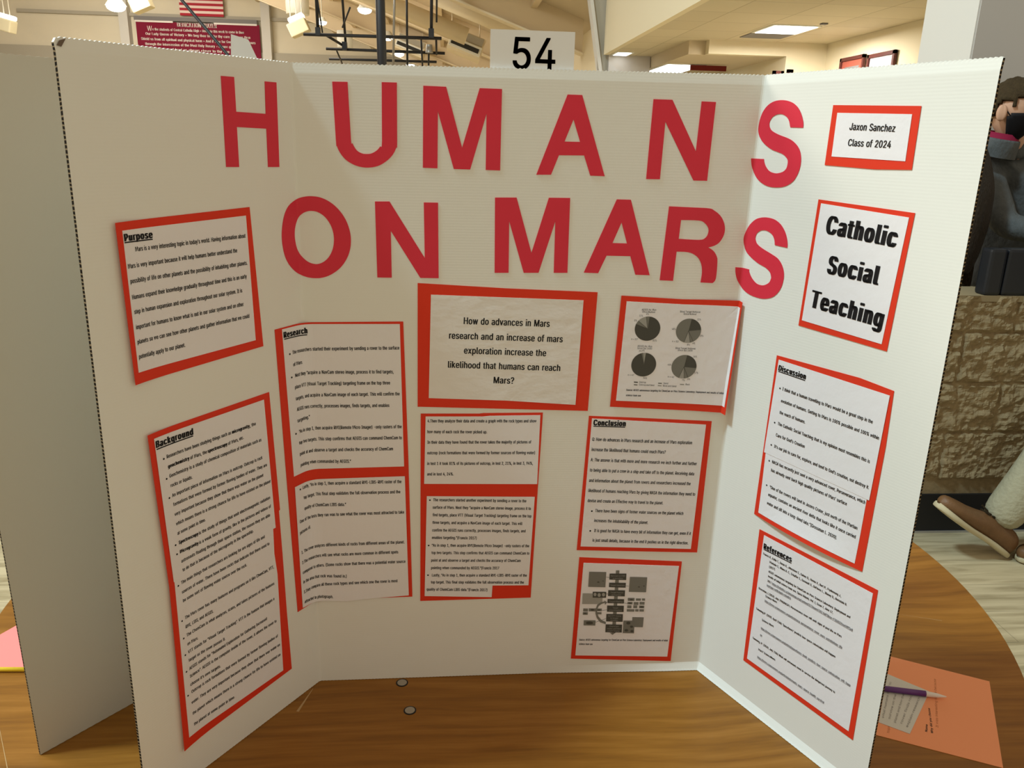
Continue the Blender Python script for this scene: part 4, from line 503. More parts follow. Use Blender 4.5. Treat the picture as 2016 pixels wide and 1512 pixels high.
for cu, cv, ru, rv, a0, sl in PIE['pies']:
    a = PI / 2 - math.radians(a0); tot = sum(s[0] for s in sl)
    for fr, shade in sl:
        da = 2 * PI * fr / tot; n = max(2, int(40 * fr))
        mi = 3 if shade == 0 else (4 if shade < 2 else 5)
        add_poly(out, [(cu, cv)] + [(cu + ru * math.cos(a - da * k / n), cv + rv * math.sin(a - da * k / n)) for k in range(n + 1)], lambda u, v: Ppie(u, v, 0.0008), mi)
        for q in (a,):
            dx, dy = -math.sin(q) * 0.00025, math.cos(q) * 0.00025
            add_poly(out, [(cu - dx, cv - dy), (cu + dx, cv + dy), (cu + ru * math.cos(q) + dx, cv + rv * math.sin(q) + dy), (cu + ru * math.cos(q) - dx, cv + rv * math.sin(q) - dy)], lambda u, v: Ppie(u, v, 0.0009), 3 if shade else 4)
        a -= da
for l in PIE['text']:
    src = l[0][:6] in ('Source', 'scienc')
    set_line(out, *l, PIE['scap'] if src else PIE['cap'], lambda u, v: Ppie(u, v, 0.0009), 1, 1, plain=not src)
for q, k in PIE['swatch']: add_poly(out, q, lambda u, v: Ppie(u, v, 0.0009), 3 if k == 0 else (4 if k < 2 else 5))
sheet('printed_sheet', PIE['white'], [], lambda u, v, w: Ppie(u, v, 0.0005 + w), 0.0004, INKS, back, pc, out)

# number card clipped behind the top edge, and the blank one behind the left wing
o = boxo('number_card', (-0.0535, 0.0052, 1.628), (0.0548, 0.0062, 1.7005), M['card'])
tag(o, 'white number card reading 54 standing up behind the board top edge', 'number card')
bm = bmesh.new(); V, F = glyphs('54', 0.0, 6); xs = [v[0] for v in V]; sc = (0.030 + 0.024) / (max(xs) - min(xs))
NV, NF = [], []
for dx in (-0.009, 0.009):
    for dy in (-0.006, 0.006):
        k = len(NV); NV += [(-0.024 + (x - min(xs) + dx) * sc, 0.00505, 1.6545 + (y + dy) * 0.0375 / CAPH) for x, y in V]; NF += [tuple(i + k for i in f) for f in F]
num = py_obj('number', NV, NF, M['ink'], None); bm.free()
num.parent = o
# ---------------------------------------------------------------- table and what lies on it
TC = Vector((0.0053, 0.3356, 0)); TR = 0.9174
table = thing('round_table', 'large round brown wooden folding table under the display board', 'table', (TC.x, TC.y, 0))
bm = bmesh.new()
prof = [(0.0, TZ - 0.022), (TR - 0.006, TZ - 0.022), (TR, TZ - 0.018), (TR, TZ - 0.003), (TR - 0.002, TZ), (0.0, TZ)]
N = 160; rings = []
for r_, z in prof:
    rings.append([bm.verts.new((TC.x, TC.y, z))] if r_ == 0 else [bm.verts.new((TC.x + r_ * math.cos(2 * PI * k / N), TC.y + r_ * math.sin(2 * PI * k / N), z)) for k in range(N)])
for a, b in zip(rings, rings[1:]):
    for k in range(N):
        k2 = (k + 1) % N
        if len(a) == 1: f = bm.faces.new((a[0], b[k2], b[k])); 
        elif len(b) == 1: f = bm.faces.new((a[k], a[k2], b[0]))
        else: f = bm.faces.new((a[k], a[k2], b[k2], b[k]))
        f.material_index = 1 if (0.9 < prof[2][0] and a is rings[2]) or a is rings[1] else 0
bmesh.ops.recalc_face_normals(bm, faces=bm.faces)
seat(mesh_obj('tabletop', bm, [M['wood'], M['rubber']]), table)
for sx_ in (-1, 1):
    for sy_ in (-1, 1):
        bm = bmesh.new(); x, y = TC.x + sx_ * 0.42, TC.y + sy_ * 0.38
        tube(bm, (x, y, 0), (x, y, TZ - 0.03), 0.016); tube(bm, (x, y, 0), (x, y, 0.02), 0.022)
        seat(mesh_obj('leg', bm, M['gsteel']), table)
    boxo('apron', (TC.x + sx_ * 0.42 - 0.015, TC.y - 0.40, TZ - 0.06), (TC.x + sx_ * 0.42 + 0.015, TC.y + 0.40, TZ - 0.022), M['gsteel'], table)
for x, y in ((-0.179, -0.012), (-0.1635, -0.077)):
    bm = bmesh.new(); tube(bm, (x, y, TZ - 0.001), (x, y, TZ + 0.0006), 0.0095, seg=24, mi=1); tube(bm, (x, y, TZ - 0.001), (x, y, TZ + 0.001), 0.0075, seg=24, mi=0)
    seat(mesh_obj('rivet_disc', bm, [M['steel'], M['rubber']]), table)
for (x0, y0), (x1, y1), wd in (((0.655, 0.150), (0.731, 0.146), 0.0016), ((0.731, 0.146), (0.800, 0.123), 0.001), ((-0.3165, -0.020), (-0.331, -0.072), 0.004), ((0.695, 0.215), (0.735, 0.185), 0.0007), ((-0.80, -0.01), (-0.69, -0.18), 0.001)):
    d = Vector((y0 - y1, x1 - x0)).normalized() * wd / 2
    o = py_obj('scratch', [(x0 + d.x * .2, y0 + d.y * .2, TZ + 0.0003), (x1 + d.x, y1 + d.y, TZ + 0.0003), (x1 - d.x, y1 - d.y, TZ + 0.0003), (x0 - d.x * .2, y0 - d.y * .2, TZ + 0.0003)], [(3, 2, 1, 0)], mat('worn_wood', (0.46, 0.30, 0.14), 0.6, 0.2)); seat(o, table)

def flat(name, pts, z, th, m, lab, cat):
    bm = bmesh.new(); v = [bm.verts.new((p[0], p[1], z)) for p in pts]; f = bm.faces.new(v); r = bmesh.ops.extrude_face_region(bm, geom=[f])
    for q in r['geom']:
        if isinstance(q, bmesh.types.BMVert): q.co.z += th
    bmesh.ops.recalc_face_normals(bm, faces=bm.faces); o = mesh_obj(name, bm, m)
    return tag(o, lab, cat)
form = flat('orange_form', [(0.646, 0.022), (0.775, -0.049), (0.671, -0.232), (0.523, -0.160)], TZ + 0.0002, 0.0005, M['orange'], 'orange paper form with handwriting lying on the table right of the board', 'paper form')
out = ([], [], [])
fz = lambda z: (lambda x, y: (x, y, z))
set_line(out, 'Name', 0.604, -0.158, 0.6135, -0.143, 0.0032, fz(TZ + 0.0008), 0, 1)
set_line(out, 'Why did you choose', 0.611, -0.1615, 0.638, -0.108, 0.0032, fz(TZ + 0.0008), 0, 1)
w = py_obj('printed_text', *out[:2], M['ink'], None); w.parent = form; out = ([], [], [])
set_line(out, 'It was interesting to me because', 0.626, -0.150, 0.689, -0.040, 0.0036, fz(TZ + 0.0008), 1, 1, plain=True)
set_line(out, 'topic', 0.545, -0.158, 0.556, -0.140, 0.0034, fz(TZ + 0.0008), 1, 1, plain=True)
w = py_obj('handwriting', *out[:2], [M['ink'], M['pencil_brown']], None, out[2]); w.parent = form
slip = flat('note_slip', [(0.615, -0.024), (0.660, -0.070), (0.575, -0.161), (0.541, -0.135)], TZ + 0.0008, 0.0005, M['slip'], 'white handwritten note slip lying on the orange form', 'note slip')
out = ([], [], [])
for k, t in enumerate(('what humans need to', 'survive on the red', 'planet and how the', 'rover finds rocks', 'explain research')):
    s = (k + 0.7) / 5.4
    a = Vector((0.541, -0.135)).lerp(Vector((0.575, -0.161)), s); b = Vector((0.615, -0.024)).lerp(Vector((0.660, -0.070)), s)
    p, q = a.lerp(b, 0.10 + 0.03 * (k % 2)), a.lerp(b, 0.86 - 0.07 * (k % 3))
    set_line(out, t, p.x, p.y, q.x, q.y, 0.0032, fz(TZ + 0.0015), 0, 1, plain=True)
w = py_obj('handwriting', *out[:2], [M['pencil_line']], None, out[2]); w.parent = slip
pen = thing('purple_pen', 'purple ballpoint pen lying across the white note slip', 'pen', (0.60, -0.07, TZ + 0.006))
pa, pb, pt = Vector((0.555, -0.058, TZ + 0.0062)), Vector((0.646, -0.081, TZ + 0.0062)), Vector((0.676, -0.0885, TZ + 0.0052))
tubeo('barrel', pa, pb, 0.0045, M['purple'], pen, seg=20)
bm = bmesh.new(); m_ = pb.lerp(pt, 0.55); tube(bm, pb, m_, 0.0043, 0.0034, 20); tube(bm, m_, pb.lerp(pt, 0.93), 0.0034, 0.0012, 20); tube(bm, pb.lerp(pt, 0.93), pt, 0.0012, 0.0005, 12); seat(mesh_obj('tip', bm, M['clear']), pen)
tubeo('clip_end', pa + Vector((-0.012, 0.003, 0)), pa, 0.0036, M['purple'], pen, seg=16)
flat('pink_paper', [(-0.90, 0.079), (-0.854, 0.169), (-0.74, 0.12), (-0.780, 0.049), (-0.82, 0.052)], TZ + 0.0002, 0.0005, M['pink'], 'pink paper sheet lying on the table left of the boards', 'paper')
pcl = thing('yellow_pencil', 'yellow pencil lying along the edge of the pink paper', 'pencil', (-0.80, 0.042, TZ + 0.004))
tubeo('shaft', (-0.905, 0.046, TZ + 0.0042), (-0.768, 0.0405, TZ + 0.0042), 0.0037, M['yellow'], pcl, seg=6)
tubeo('eraser', (-0.768, 0.0405, TZ + 0.0042), (-0.754, 0.040, TZ + 0.0042), 0.0037, M['pink'], pcl, seg=12)

# second board, standing behind and to the left
nb = thing('display_board', 'plain white display board standing close behind the left wing', 'display board', (-0.4695, 0.0886, TZ))
def wallpanel(name, a, b, top, m, edge_a=False):
    a = Vector(a); b = Vector(b); d = (b - a).normalized(); nrm = Vector((d.y, -d.x, 0)); n = 60; V = []; F = []; mi = []
    for s in (0, 1):
        for i in range(n + 1):
            p = a.lerp(b, i / n) - nrm * 0.0038 * s
            V.append((p.x, p.y, TZ + (0.0010 if i % 2 else 0.0006))); V.append((p.x, p.y, top + (0.0008 if i % 2 else -0.0004)))
    k = 2 * (n + 1)
    for i in range(n):
        F += [(2 * i, 2 * i + 2, 2 * i + 3, 2 * i + 1), (k + 2 * i, k + 2 * i + 1, k + 2 * i + 3, k + 2 * i + 2), (2 * i + 1, 2 * i + 3, k + 2 * i + 3, k + 2 * i + 1), (2 * i, k + 2 * i, k + 2 * i + 2, 2 * i + 2)]; mi += [0] * 4
    F += [(0, 1, k + 1, k), (2 * n, k + 2 * n, k + 2 * n + 1, 2 * n + 1)]; mi += [1, 1]
    o = py_obj(name, V, F, [M['shaded_board'], M['core']], None, mi); seat(o, nb)
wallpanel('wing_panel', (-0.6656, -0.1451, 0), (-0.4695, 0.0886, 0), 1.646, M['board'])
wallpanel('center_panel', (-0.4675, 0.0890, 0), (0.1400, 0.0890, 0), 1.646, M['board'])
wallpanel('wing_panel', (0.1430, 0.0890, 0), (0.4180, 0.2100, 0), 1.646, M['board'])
bm = bmesh.new(); v = [bm.verts.new(p) for p in ((-0.402, 0.0835, 1.600), (-0.365, 0.0835, 1.640), (-0.3636, 0.0835, 1.664), (-0.3735, 0.0835, 1.6865), (-0.3955, 0.0835, 1.6925))]
f = bm.faces.new(v); r = bmesh.ops.extrude_face_region(bm, geom=[f])
for q in r['geom']:
    if isinstance(q, bmesh.types.BMVert): q.co.y += 0.0012
bmesh.ops.recalc_face_normals(bm, faces=bm.faces)
tag(mesh_obj('blank_card', bm, M['card']), 'blank white card sticking up behind the left wing in front of the banner', 'card')

# ---------------------------------------------------------------- room
struct(boxo('floor', (-45, -8, -0.06), (8, 40, 0.0), M['plank']))
# low split-face block wall with a smooth course, black base and a padded cap
X0, X1, YF, ZW = 0.95, 5.2, 1.87, 1.03
bm = bmesh.new(); nx, nz = 330, 116; grid = []
zb = 0.245
def cut_(x, z):
    row = int((z - zb) / 0.2125 + 1e-6); zz = (z - zb) - row * 0.2125; off = 0.203 if row % 2 else 0.0
    xx = (x - 1.535 + off) % 0.406
    return min(zz, 0.2125 - zz), min(xx, 0.406 - xx)
cols = []
for i in range(nx + 1):
    col = []
    for j in range(nz + 1):
        x = X0 + (3.6 - X0) * i / nx; z = 0.165 + (ZW - 0.165) * j / nz
        d = 0.0
        if z > zb:
            a, b = cut_(x, z); e = min(1, max(0, (min(a, b) - 0.003) / 0.008))
            d = e * (0.012 + 0.016 * noise.fractal(Vector((x * 17, z * 21, 3.1)), 1.0, 2.0, 4) + 0.008 * noise.noise(Vector((x * 60, z * 60, 1))))
            d = max(0.0 if e == 0 else 0.001, d)
        col.append(bm.verts.new((x, YF - d, z)))
    cols.append(col)
for i in range(nx):
    for j in range(nz): bm.faces.new((cols[i][j], cols[i + 1][j], cols[i + 1][j + 1], cols[i][j + 1]))
box(bm, (X0, YF + 0.001, 0), (X1, YF + 0.2, ZW)); box(bm, (3.6, YF - 0.01, 0), (X1, YF + 0.01, ZW))
o = struct(mesh_obj('wall_low', bm, M['block'], smooth=False))
struct(boxo('trim_1', (X0, YF - 0.012, ZW - 0.022), (X1, YF + 0.2, ZW + 0.002), M['smooth_block']))
struct(boxo('baseboard_low', (X0, YF - 0.012, 0.01), (X1, YF + 0.0, 0.178), M['rubber']))
struct(boxo('trim_2', (X0, YF - 0.016, 0.0), (X1, YF - 0.0, 0.010), M['alu']))
pad = thing('wall_pad', 'black vinyl pad capping the low stone block wall', 'wall pad', (3.0, YF + 0.1, ZW))
xe = [1.985, 2.054, 2.72, 3.38, 4.04, 4.7]
for a, b in zip(xe, xe[1:]): boxo('pad_section', (a + 0.001, YF - 0.012, ZW + 0.002), (b - 0.001, YF + 0.055, ZW + 0.184), M['pad'], pad, bevel=0.012)
# grey wall end; a paler sheet paints in the light on its left return
struct(boxo('wall_right', (2.232, 2.6, 0), (6.2, 3.03, 4.6), M['grey_wall']))
struct(boxo('trim_3', (2.224, 2.604, 0), (2.2322, 3.03, 4.6), M['pale_wall']))
# lobby: tiled ceiling, bulkhead to the gym, walls
struct(boxo('ceiling_lobby', (2.04, 3.0, 2.75), (6.2, 10.63, 2.85), M['tile']))
struct(boxo('wall_bulkhead', (2.0, 2.9, 2.748), (2.068, 10.63, 5.0), M['cream']))
struct(boxo('wall_lobby', (4.28, 3.03, 0), (4.40, 14, 2.75), M['cream']))
struct(boxo('wall_header', (2.87, 8.65, 2.60), (4.28, 8.78, 2.75), M['cream']))
struct(boxo('ceiling_passage', (2.67, 8.78, 2.60), (4.28, 14, 2.75), M['tan']))
struct(boxo('wall_passage', (3.80, 8.65, 0), (4.28, 14, 2.60), M['cream']))
struct(boxo('wall_end', (2.0, 14, 0), (6.2, 14.1, 2.75), M['tan']))
struct(boxo('wall_block', (2.075, 10.63, 2.3), (2.66, 10.75, 2.75), M['grey_wall']))
def troffer(lo, hi, lab):
    t = thing('ceiling_light', lab, 'ceiling light', ((lo[0] + hi[0]) / 2, (lo[1] + hi[1]) / 2, hi[2]), 'recessed ceiling lights')
    x0, y0, z0 = lo; x1, y1, z1 = hi; bm = bmesh.new()
    for a, b in (((x0 - .03, y0 - .03, z0), (x0, y1 + .03, z1)), ((x1, y0 - .03, z0), (x1 + .03, y1 + .03, z1)), ((x0, y0 - .03, z0), (x1, y0, z1)), ((x0, y1, z0), (x1, y1 + .03, z1))): box(bm, a, b)
    seat(mesh_obj('frame', bm, M['housing']), t); boxo('lens', (x0, y0, z0 - 0.004), (x1, y1, z1 - 0.006), M['lamp'], t)
troffer((3.12, 7.33, 2.74), (3.56, 7.88, 2.75), 'glowing square light in the tiled lobby ceiling')
troffer((2.74, 9.95, 2.59), (3.22, 11.2, 2.60), 'glowing ceiling light low over the board top right of card 54')
troffer((2.12, 10.2, 2.74), (2.30, 10.56, 2.75), 'sliver of a glowing light at the foot of the steel column')
vt = thing('ceiling_vent', 'dark square vent beside the light in the tiled ceiling', 'ceiling vent', (3.34, 8.1, 2.75))
bm = bmesh.new(); box(bm, (3.11, 7.93, 2.742), (3.58, 8.33, 2.75)); seat(mesh_obj('grille', bm, M['frame_grey']), vt)
sp = tag(boxo('smoke_detector', (3.50, 7.10, 2.735), (3.56, 7.16, 2.75), M['frame_grey'], bevel=0.004), 'small grey detector on the tiled ceiling above the light', 'smoke detector')
sign = tag(boxo('wall_sign', (3.03, 9.90, 2.525), (3.51, 9.93, 2.588), M['sign_red']), 'dark red sign strip hanging in the passage behind the board', 'sign')
def frame(y0, y1, z0, z1, lab, pm, x=4.27, axis='y', grp='framed pictures on the lobby wall'):
    t = thing('picture_frame', lab, 'picture frame', (x, (y0 + y1) / 2, z0) if axis == 'y' else ((y0 + y1) / 2, x, z0), grp)
    def bx(a, b, d0, d1): return ((x - d1, a[0], a[1]), (x - d0, b[0], b[1])) if axis == 'y' else ((a[0], x - d1, a[1]), (b[0], x - d0, b[1]))
    w_ = 0.035; bm = bmesh.new()
    for a, b in (((y0, z0), (y0 + w_, z1)), ((y1 - w_, z0), (y1, z1)), ((y0, z0), (y1, z0 + w_)), ((y0, z1 - w_), (y1, z1))): box(bm, *bx(a, b, 0.0, 0.03))
    seat(mesh_obj('frame', bm, M['frame_wood']), t)
    boxo('print', *bx((y0 + w_, z0 + w_), (y1 - w_, z1 - w_), 0.0, 0.012), pm, t)
    bm = bmesh.new(); box(bm, *bx((y0 + 0.11, z0 + 0.09), (y1 - 0.11, z1 - 0.10), 0.0, 0.014)); seat(mesh_obj('inset', bm, M['cloth_white'] if pm is M['mat_lilac'] else M['frame_grey']), t)
frame(7.66, 8.20, 1.95, 2.545, 'framed red and brown picture on the lobby wall above the board', M['mat_red'])
frame(7.04, 7.58, 1.93, 2.525, 'framed lilac certificate on the lobby wall nearest the white column', M['mat_lilac'])
frame(3.815, 3.885, 2.0, 2.455, 'small dark frame edge showing above the board at the lobby corner', M['mat_red'], 8.63, 'x')
frame(3.645, 3.775, 2.0, 2.435, 'thin dark frame top showing above the board beside the lobby corner', M['mat_red'], 8.63, 'x')
# gym: far wall, panels, roof slope, frames
struct(boxo('wall_back', (-45, 36, 0), (8, 36.2, 13), M['panel']))
struct(boxo('trim_4', (-45, 35.86, 4.0), (2.1, 36.0, 4.93), M['gband']))
struct(boxo('trim_5', (-17.8, 35.85, 6.17), (2.1, 36.0, 6.30), M['gband']))
for i, x in enumerate((-13.53, -7.8)): struct(boxo('trim_%d' % (6 + i), (x - 0.18, 35.6, 0), (x + 0.18, 36.0, 8.5), M['pale_wall']))
struct(boxo('wall_side', (2.2, 10.8, 0), (2.3, 36, 5), M['cream']))
def roofz(x): return 4.16 - 0.354 * x
def slab(name, xa, xb, ya, yb, th, m, drop=0.0):
    za, zb_ = roofz(xa) - drop, roofz(xb) - drop
    V = [(xa, ya, za), (xb, ya, zb_), (xb, yb, zb_), (xa, yb, za), (xa, ya, za + th), (xb, ya, zb_ + th), (xb, yb, zb_ + th), (xa, yb, za + th)]
    return py_obj(name, V, [(0, 3, 2, 1), (4, 5, 6, 7), (0, 1, 5, 4), (1, 2, 6, 5), (2, 3, 7, 6), (3, 0, 4, 7)], m)
struct(slab('ceiling_gym', -17.0, 2.3, 10.7, 36.1, 0.15, M['tan']))
V = [(-17, 10.7, roofz(-17)), (-36, 10.7, roofz(2.0)), (-36, 36.1, roofz(2.0)), (-17, 36.1, roofz(-17))]
V += [(a, b, c + 0.15) for a, b, c in V]
struct(py_obj('ceiling_gym', V, [(0, 3, 2, 1), (4, 5, 6, 7), (0, 1, 5, 4), (1, 2, 6, 5), (2, 3, 7, 6), (3, 0, 4, 7)], M['tan']))
for k, y in enumerate((12.6, 18.2, 23.8, 29.4)):
    o = thing('roof_beam', ('cream steel roof beam nearest the grey column', 'cream steel roof beam carrying the grilled unit', 'cream steel roof beam behind the black pipe frame', 'cream steel roof beam farthest back in the gym')[k], 'roof beam', (0, y, roofz(0)), 'sloping roof beams of the gym')
    a = slab('web', -17.0, 2.0, y - 0.02, y + 0.02, 0.5, M['tan2'], 0.5); seat(a, o)
    a = slab('flange', -17.0, 2.0, y - 0.13, y + 0.13, 0.03, M['duct'], 0.53); seat(a, o)
for k in range(9):
    x = 1.2 - k * 1.55; struct(boxo('trim_%d' % (8 + k), (x - 0.05, 10.7, roofz(x) - 0.14), (x + 0.05, 36, roofz(x) + 0.05), M['tan2']))
col = thing('steel_column', 'grey tapering steel column with a pale edge beside card 54', 'steel column', (2.0, 10.75, 0))
V = []
for y in (10.70, 10.76): V += [(1.99, y, 2.55), (2.09, y, 2.55), (2.09, y, 5.0), (1.515, y, 5.0)]
V = []
def xf(z): return 1.992 - (z - 2.557) * (1.992 - 1.822) / (3.444 - 2.557)
for y in (10.70, 10.80): V += [(xf(0), y, 0), (2.30, y, 0), (2.30, y, 3.6), (xf(3.6), y, 3.6)]
seat(py_obj('web', V, [(0, 1, 2, 3), (7, 6, 5, 4), (0, 4, 5, 1), (1, 5, 6, 2), (2, 6, 7, 3), (3, 7, 4, 0)], M['gband']), col)
V = []
for y in (10.64, 10.86): V += [(xf(0) - 0.046, y, 0), (xf(0), y, 0), (xf(3.6), y, 3.6), (xf(3.6) - 0.046, y, 3.6)]
seat(py_obj('flange', V, [(0, 1, 2, 3), (7, 6, 5, 4), (0, 4, 5, 1), (1, 5, 6, 2), (2, 6, 7, 3), (3, 7, 4, 0)], M['pale_wall']), col)
# duct units hung under the roof slope
def unit(x, y, z, w_, lab, s=1.0):
    t = thing('air_unit', lab, 'air unit', (x, y, z), 'sloping air units under the gym roof'); rt = Matrix.Rotation(0.34, 3, 'Y'); c = Vector((x, y, z))
    def rb(name, lo, hi, m):
        bm = bmesh.new(); box(bm, lo, hi)
        for v in bm.verts: v.co = rt @ v.co + c
        seat(mesh_obj(name, bm, m), t)
    rb('casing', (-w_ / 2, 0, -0.20 * s), (w_ / 2, 0.8, 0.22 * s), M['duct'])
    rb('outlet', (-w_ / 2 * 0.93, -0.16, -0.15 * s), (w_ / 2 * 0.93, 0.0, 0.02 * s), M['housing']); rb('grille', (-w_ / 2 * 0.84, -0.17, -0.11 * s), (w_ / 2 * 0.80, -0.159, -0.02 * s), M['dark'])
    rb('cover', (-w_ / 2 * 0.86, -0.03, 0.06 * s), (w_ / 2 * 0.88, 0.0, 0.20 * s), M['gband'])
    for dx in (-w_ * 0.4, w_ * 0.4): tubeo('rod', (x + dx, y + 0.4, z), (x + dx, y + 0.4, roofz(x + dx) + 0.05), 0.012, M['duct'], t, seg=8)
unit(0.21, 16.6, 3.47, 0.72, 'cream air unit with a dark grille just left of card 54', 1.0)
unit(-1.25, 23.3, 4.10, 0.85, 'cream air unit half hidden behind the black pipe frame', 1.0)
def dct(name, a, b, r_, lab):
    t = tag(tubeo(name, a, b, r_, M['duct'], seg=8), lab, 'duct', 'sheet metal ducts under the gym roof')
dct('air_duct', (-3.4, 15.4, roofz(-3.4) - 0.62), (0.2, 15.4, roofz(0.2) - 0.62), 0.16, 'long cream duct sloping down behind the black pole')
dct('air_duct', (-0.4, 14.0, roofz(-0.4) - 0.30), (1.5, 14.0, roofz(1.5) - 0.30), 0.20, 'short cream duct sloping down above card 54')
# banner and flag
ban = thing('wall_banner', 'maroon banner headed DEDICATION PRAYER on the far gym wall', 'banner', (-10.65, 35.8, 4.4))
boxo('cloth', (-13.10, 35.78, 4.30), (-8.10, 35.82, 5.98), M['maroon'], ban)
boxo('rail', (-13.15, 35.74, 6.02), (-8.18, 35.82, 6.17), M['frame_grey'], ban)
boxo('strip', (-13.12, 35.76, 5.95), (-11.60, 35.775, 6.02), M['cloth_white'], ban); boxo('strip', (-9.95, 35.76, 5.95), (-8.19, 35.775, 6.02), M['cloth_white'], ban)
out = ([], [], [])
def wl(u, v): return (u, 35.77, v)
set_line(out, 'DEDICATION PRAYER', -11.43, 5.81, -9.84, 5.81, 0.17, wl, 0, 1)
set_line(out, 'W', -12.66, 5.62, -12.47, 5.62, 0.19, wl, 0, 1, plain=True)
set_line(out, 'e the students of Central Catholic High • Dedicate this week to come in thee', -12.45, 5.64, -8.75, 5.63, 0.10, wl, 0, 1)
set_line(out, 'Our Lady Queen of Victory • We beg thee to take thy care under us then', -12.74, 5.46, -8.50, 5.44, 0.10, wl, 0, 1)
set_line(out, 'Shield us from all spiritual and physical harm • And if it be for God’s great thy Hours', -12.94, 5.26, -8.30, 5.24, 0.10, wl, 0, 1)
set_line(out, 'through the intercession of the Most Holy Rosary • Please grant us victory', -12.80, 5.07, -8.50, 5.05, 0.10, wl, 0, 1)
set_line(out, 'and lead us always closer to thy Son', -11.90, 4.88, -9.40, 4.86, 0.10, wl, 0, 1)
seat(py_obj('lettering', *out[:2], M['cloth_white'], None), ban)
fl = thing('flag', 'striped flag with a dark blue corner hung on the far gym wall above the banner', 'flag', (-10.4, 35.7, 6.24))
for k in range(13):
    z0 = 6.24 + k * 0.098; x0 = -11.26 if k < 6 else -10.64
    boxo('stripe', (x0, 35.70, z0), (-9.50, 35.72, z0 + 0.098), M['flag_red'] if k % 2 == 0 else M['flag_white'], fl)
boxo('canton', (-11.26, 35.695, 6.24 + 6 * 0.098), (-10.62, 35.72, 6.24 + 13 * 0.098), M['navy'], fl)
# black poles
tag(tubeo('thick_pole', (-0.845, 8.5, 0), (-0.895, 8.5, 5.2), 0.052, M['bsteel'], seg=24), 'thick black upright pole behind the board', 'pole')
tag(tubeo('slanted_pole', (-0.28, 7.0, 0.0), (-3.25, 7.0, 3.59), 0.014, M['bsteel'], seg=12), 'thin black slanted pole crossing the maroon banner', 'pole')
# folded ceiling-hung pipe frame
bf = thing('hoop_frame', 'black pipe frame hanging from the gym ceiling behind the board', 'hanging frame', (-1.2, 12.0, 4.3))
R_ = 0.022
for a, b, r_ in (((-2.301, 12, 3.030), (-0.245, 12, 3.039), 0.024), ((-2.048, 12.5, 2.889), (-0.199, 12.5, 2.880), 0.022), ((-2.077, 13, 2.785), (-0.337, 13, 2.793), 0.020)): tubeo('pipe', a, b, r_, M['bsteel'], bf)
for a, b, r_ in (((-2.085, 12, 3.09), (-2.10, 12, 4.75), 0.024), ((-2.02, 12, 3.06), (-2.10, 12, 3.75), 0.011), ((-1.74, 12.5, 2.90), (-1.79, 12.3, 4.7), 0.019), ((-1.76, 12.3, 3.18), (-1.60, 12.0, 3.42), 0.013), ((-1.97, 12.0, 3.03), (-1.76, 12.5, 2.93), 0.020), ((-0.40, 12.0, 3.06), (-0.385, 12.0, 4.25), 0.024), ((-0.32, 12.0, 3.26), (-0.31, 12.0, 4.25), 0.014), ((-0.785, 12.4, 2.60), (-0.78, 12.4, 4.4), 0.017), ((-0.56, 12.2, 3.03), (-0.55, 12.5, 2.62), 0.014), ((-0.45, 12.4, 2.90), (-0.46, 12.6, 2.62), 0.014), ((-0.33, 12.2, 3.03), (-0.33, 12.5, 2.86), 0.016), ((-1.90, 12.6, 2.88), (-1.86, 13.0, 2.70), 0.012)): tubeo('hanger', a, b, r_, M['bsteel'], bf)
tubeo('cable_tube', (-0.98, 12.0, 2.60), (-0.91, 12.0, 4.4), 0.018, M['gsteel'], bf)
for lo_, hi_ in (((-2.12, 11.96, 3.02), (-2.05, 12.04, 3.13)), ((-1.79, 12.4, 2.87), (-1.72, 12.52, 2.99)), ((-0.44, 11.95, 3.04), (-0.36, 12.05, 3.17))): boxo('clamp', lo_, hi_, M['bsteel'], bf)
bm = bmesh.new(); tube(bm, (-0.44, 12.3, 2.86), (-0.44, 12.3, 2.98), 0.06, 0.045, 16); tube(bm, (-0.44, 12.24, 2.92), (-0.44, 12.36, 2.92), 0.025, seg=12); seat(mesh_obj('winch', bm, M['gsteel']), bf)
# hanging gym lamps
def hung(x, y, z, s, lab, tilt=0.0, style=0):
    t = thing('hanging_light', lab, 'hanging light', (x, y, z), 'hanging gym lights'); rt = Matrix.Rotation(tilt, 3, 'Y'); c = Vector((x, y, z))
    def part(name, bm, m):
        for v in bm.verts: v.co = rt @ v.co + c
        return seat(mesh_obj(name, bm, m), t)
    bm = bmesh.new(); tube(bm, (0, 0, 0.0), (0, 0, 0.42 * s), 0.52 * s, 0.22 * s, 20)
    if style == 1: bm.free(); bm = bmesh.new(); box(bm, (-0.5 * s, -0.4 * s, -0.62 * s), (0.5 * s, 0.4 * s, 0.02), bevel=0.06 * s)
    part('housing', bm, M['cream_box'] if style == 1 else M['housing'])
    bm = bmesh.new()
    if style == 1: box(bm, (-0.32 * s, -0.42 * s, 0.02), (0.52 * s, 0.3 * s, 0.30 * s), bevel=0.1 * s)
    else: ball(bm, (0, 0, -0.02), (0.46 * s, 0.46 * s, 0.24 * s))
    part('lens', bm, M['lamp_dim'] if style == 1 else M['lamp'])
    top = roofz(x) if x > -17 else roofz(-17)
    for dx in ((-0.3, 0.0, 0.3) if style == 1 else (0,)): tubeo('cord', c + Vector((dx * s, 0, 0.25 * s)), (x + dx * s * 0.9, y, max(z + 1.0, top)), 0.012, M['cord'], t, seg=6)
hung(-10.50, 20, 4.02, 0.42, 'hanging gym light at the far left with a white box below', 0.25, 1)
hung(-7.95, 20, 4.40, 0.46, 'white bell shaped gym light left of the flag')
hung(-7.62, 20.6, 4.66, 0.46, 'yellowish box gym light right beside the bell shaped one', -0.4, 1)
hung(-3.80, 20, 4.18, 0.46, 'tilted cream box gym light on three cords right of the banner', -0.42, 1)
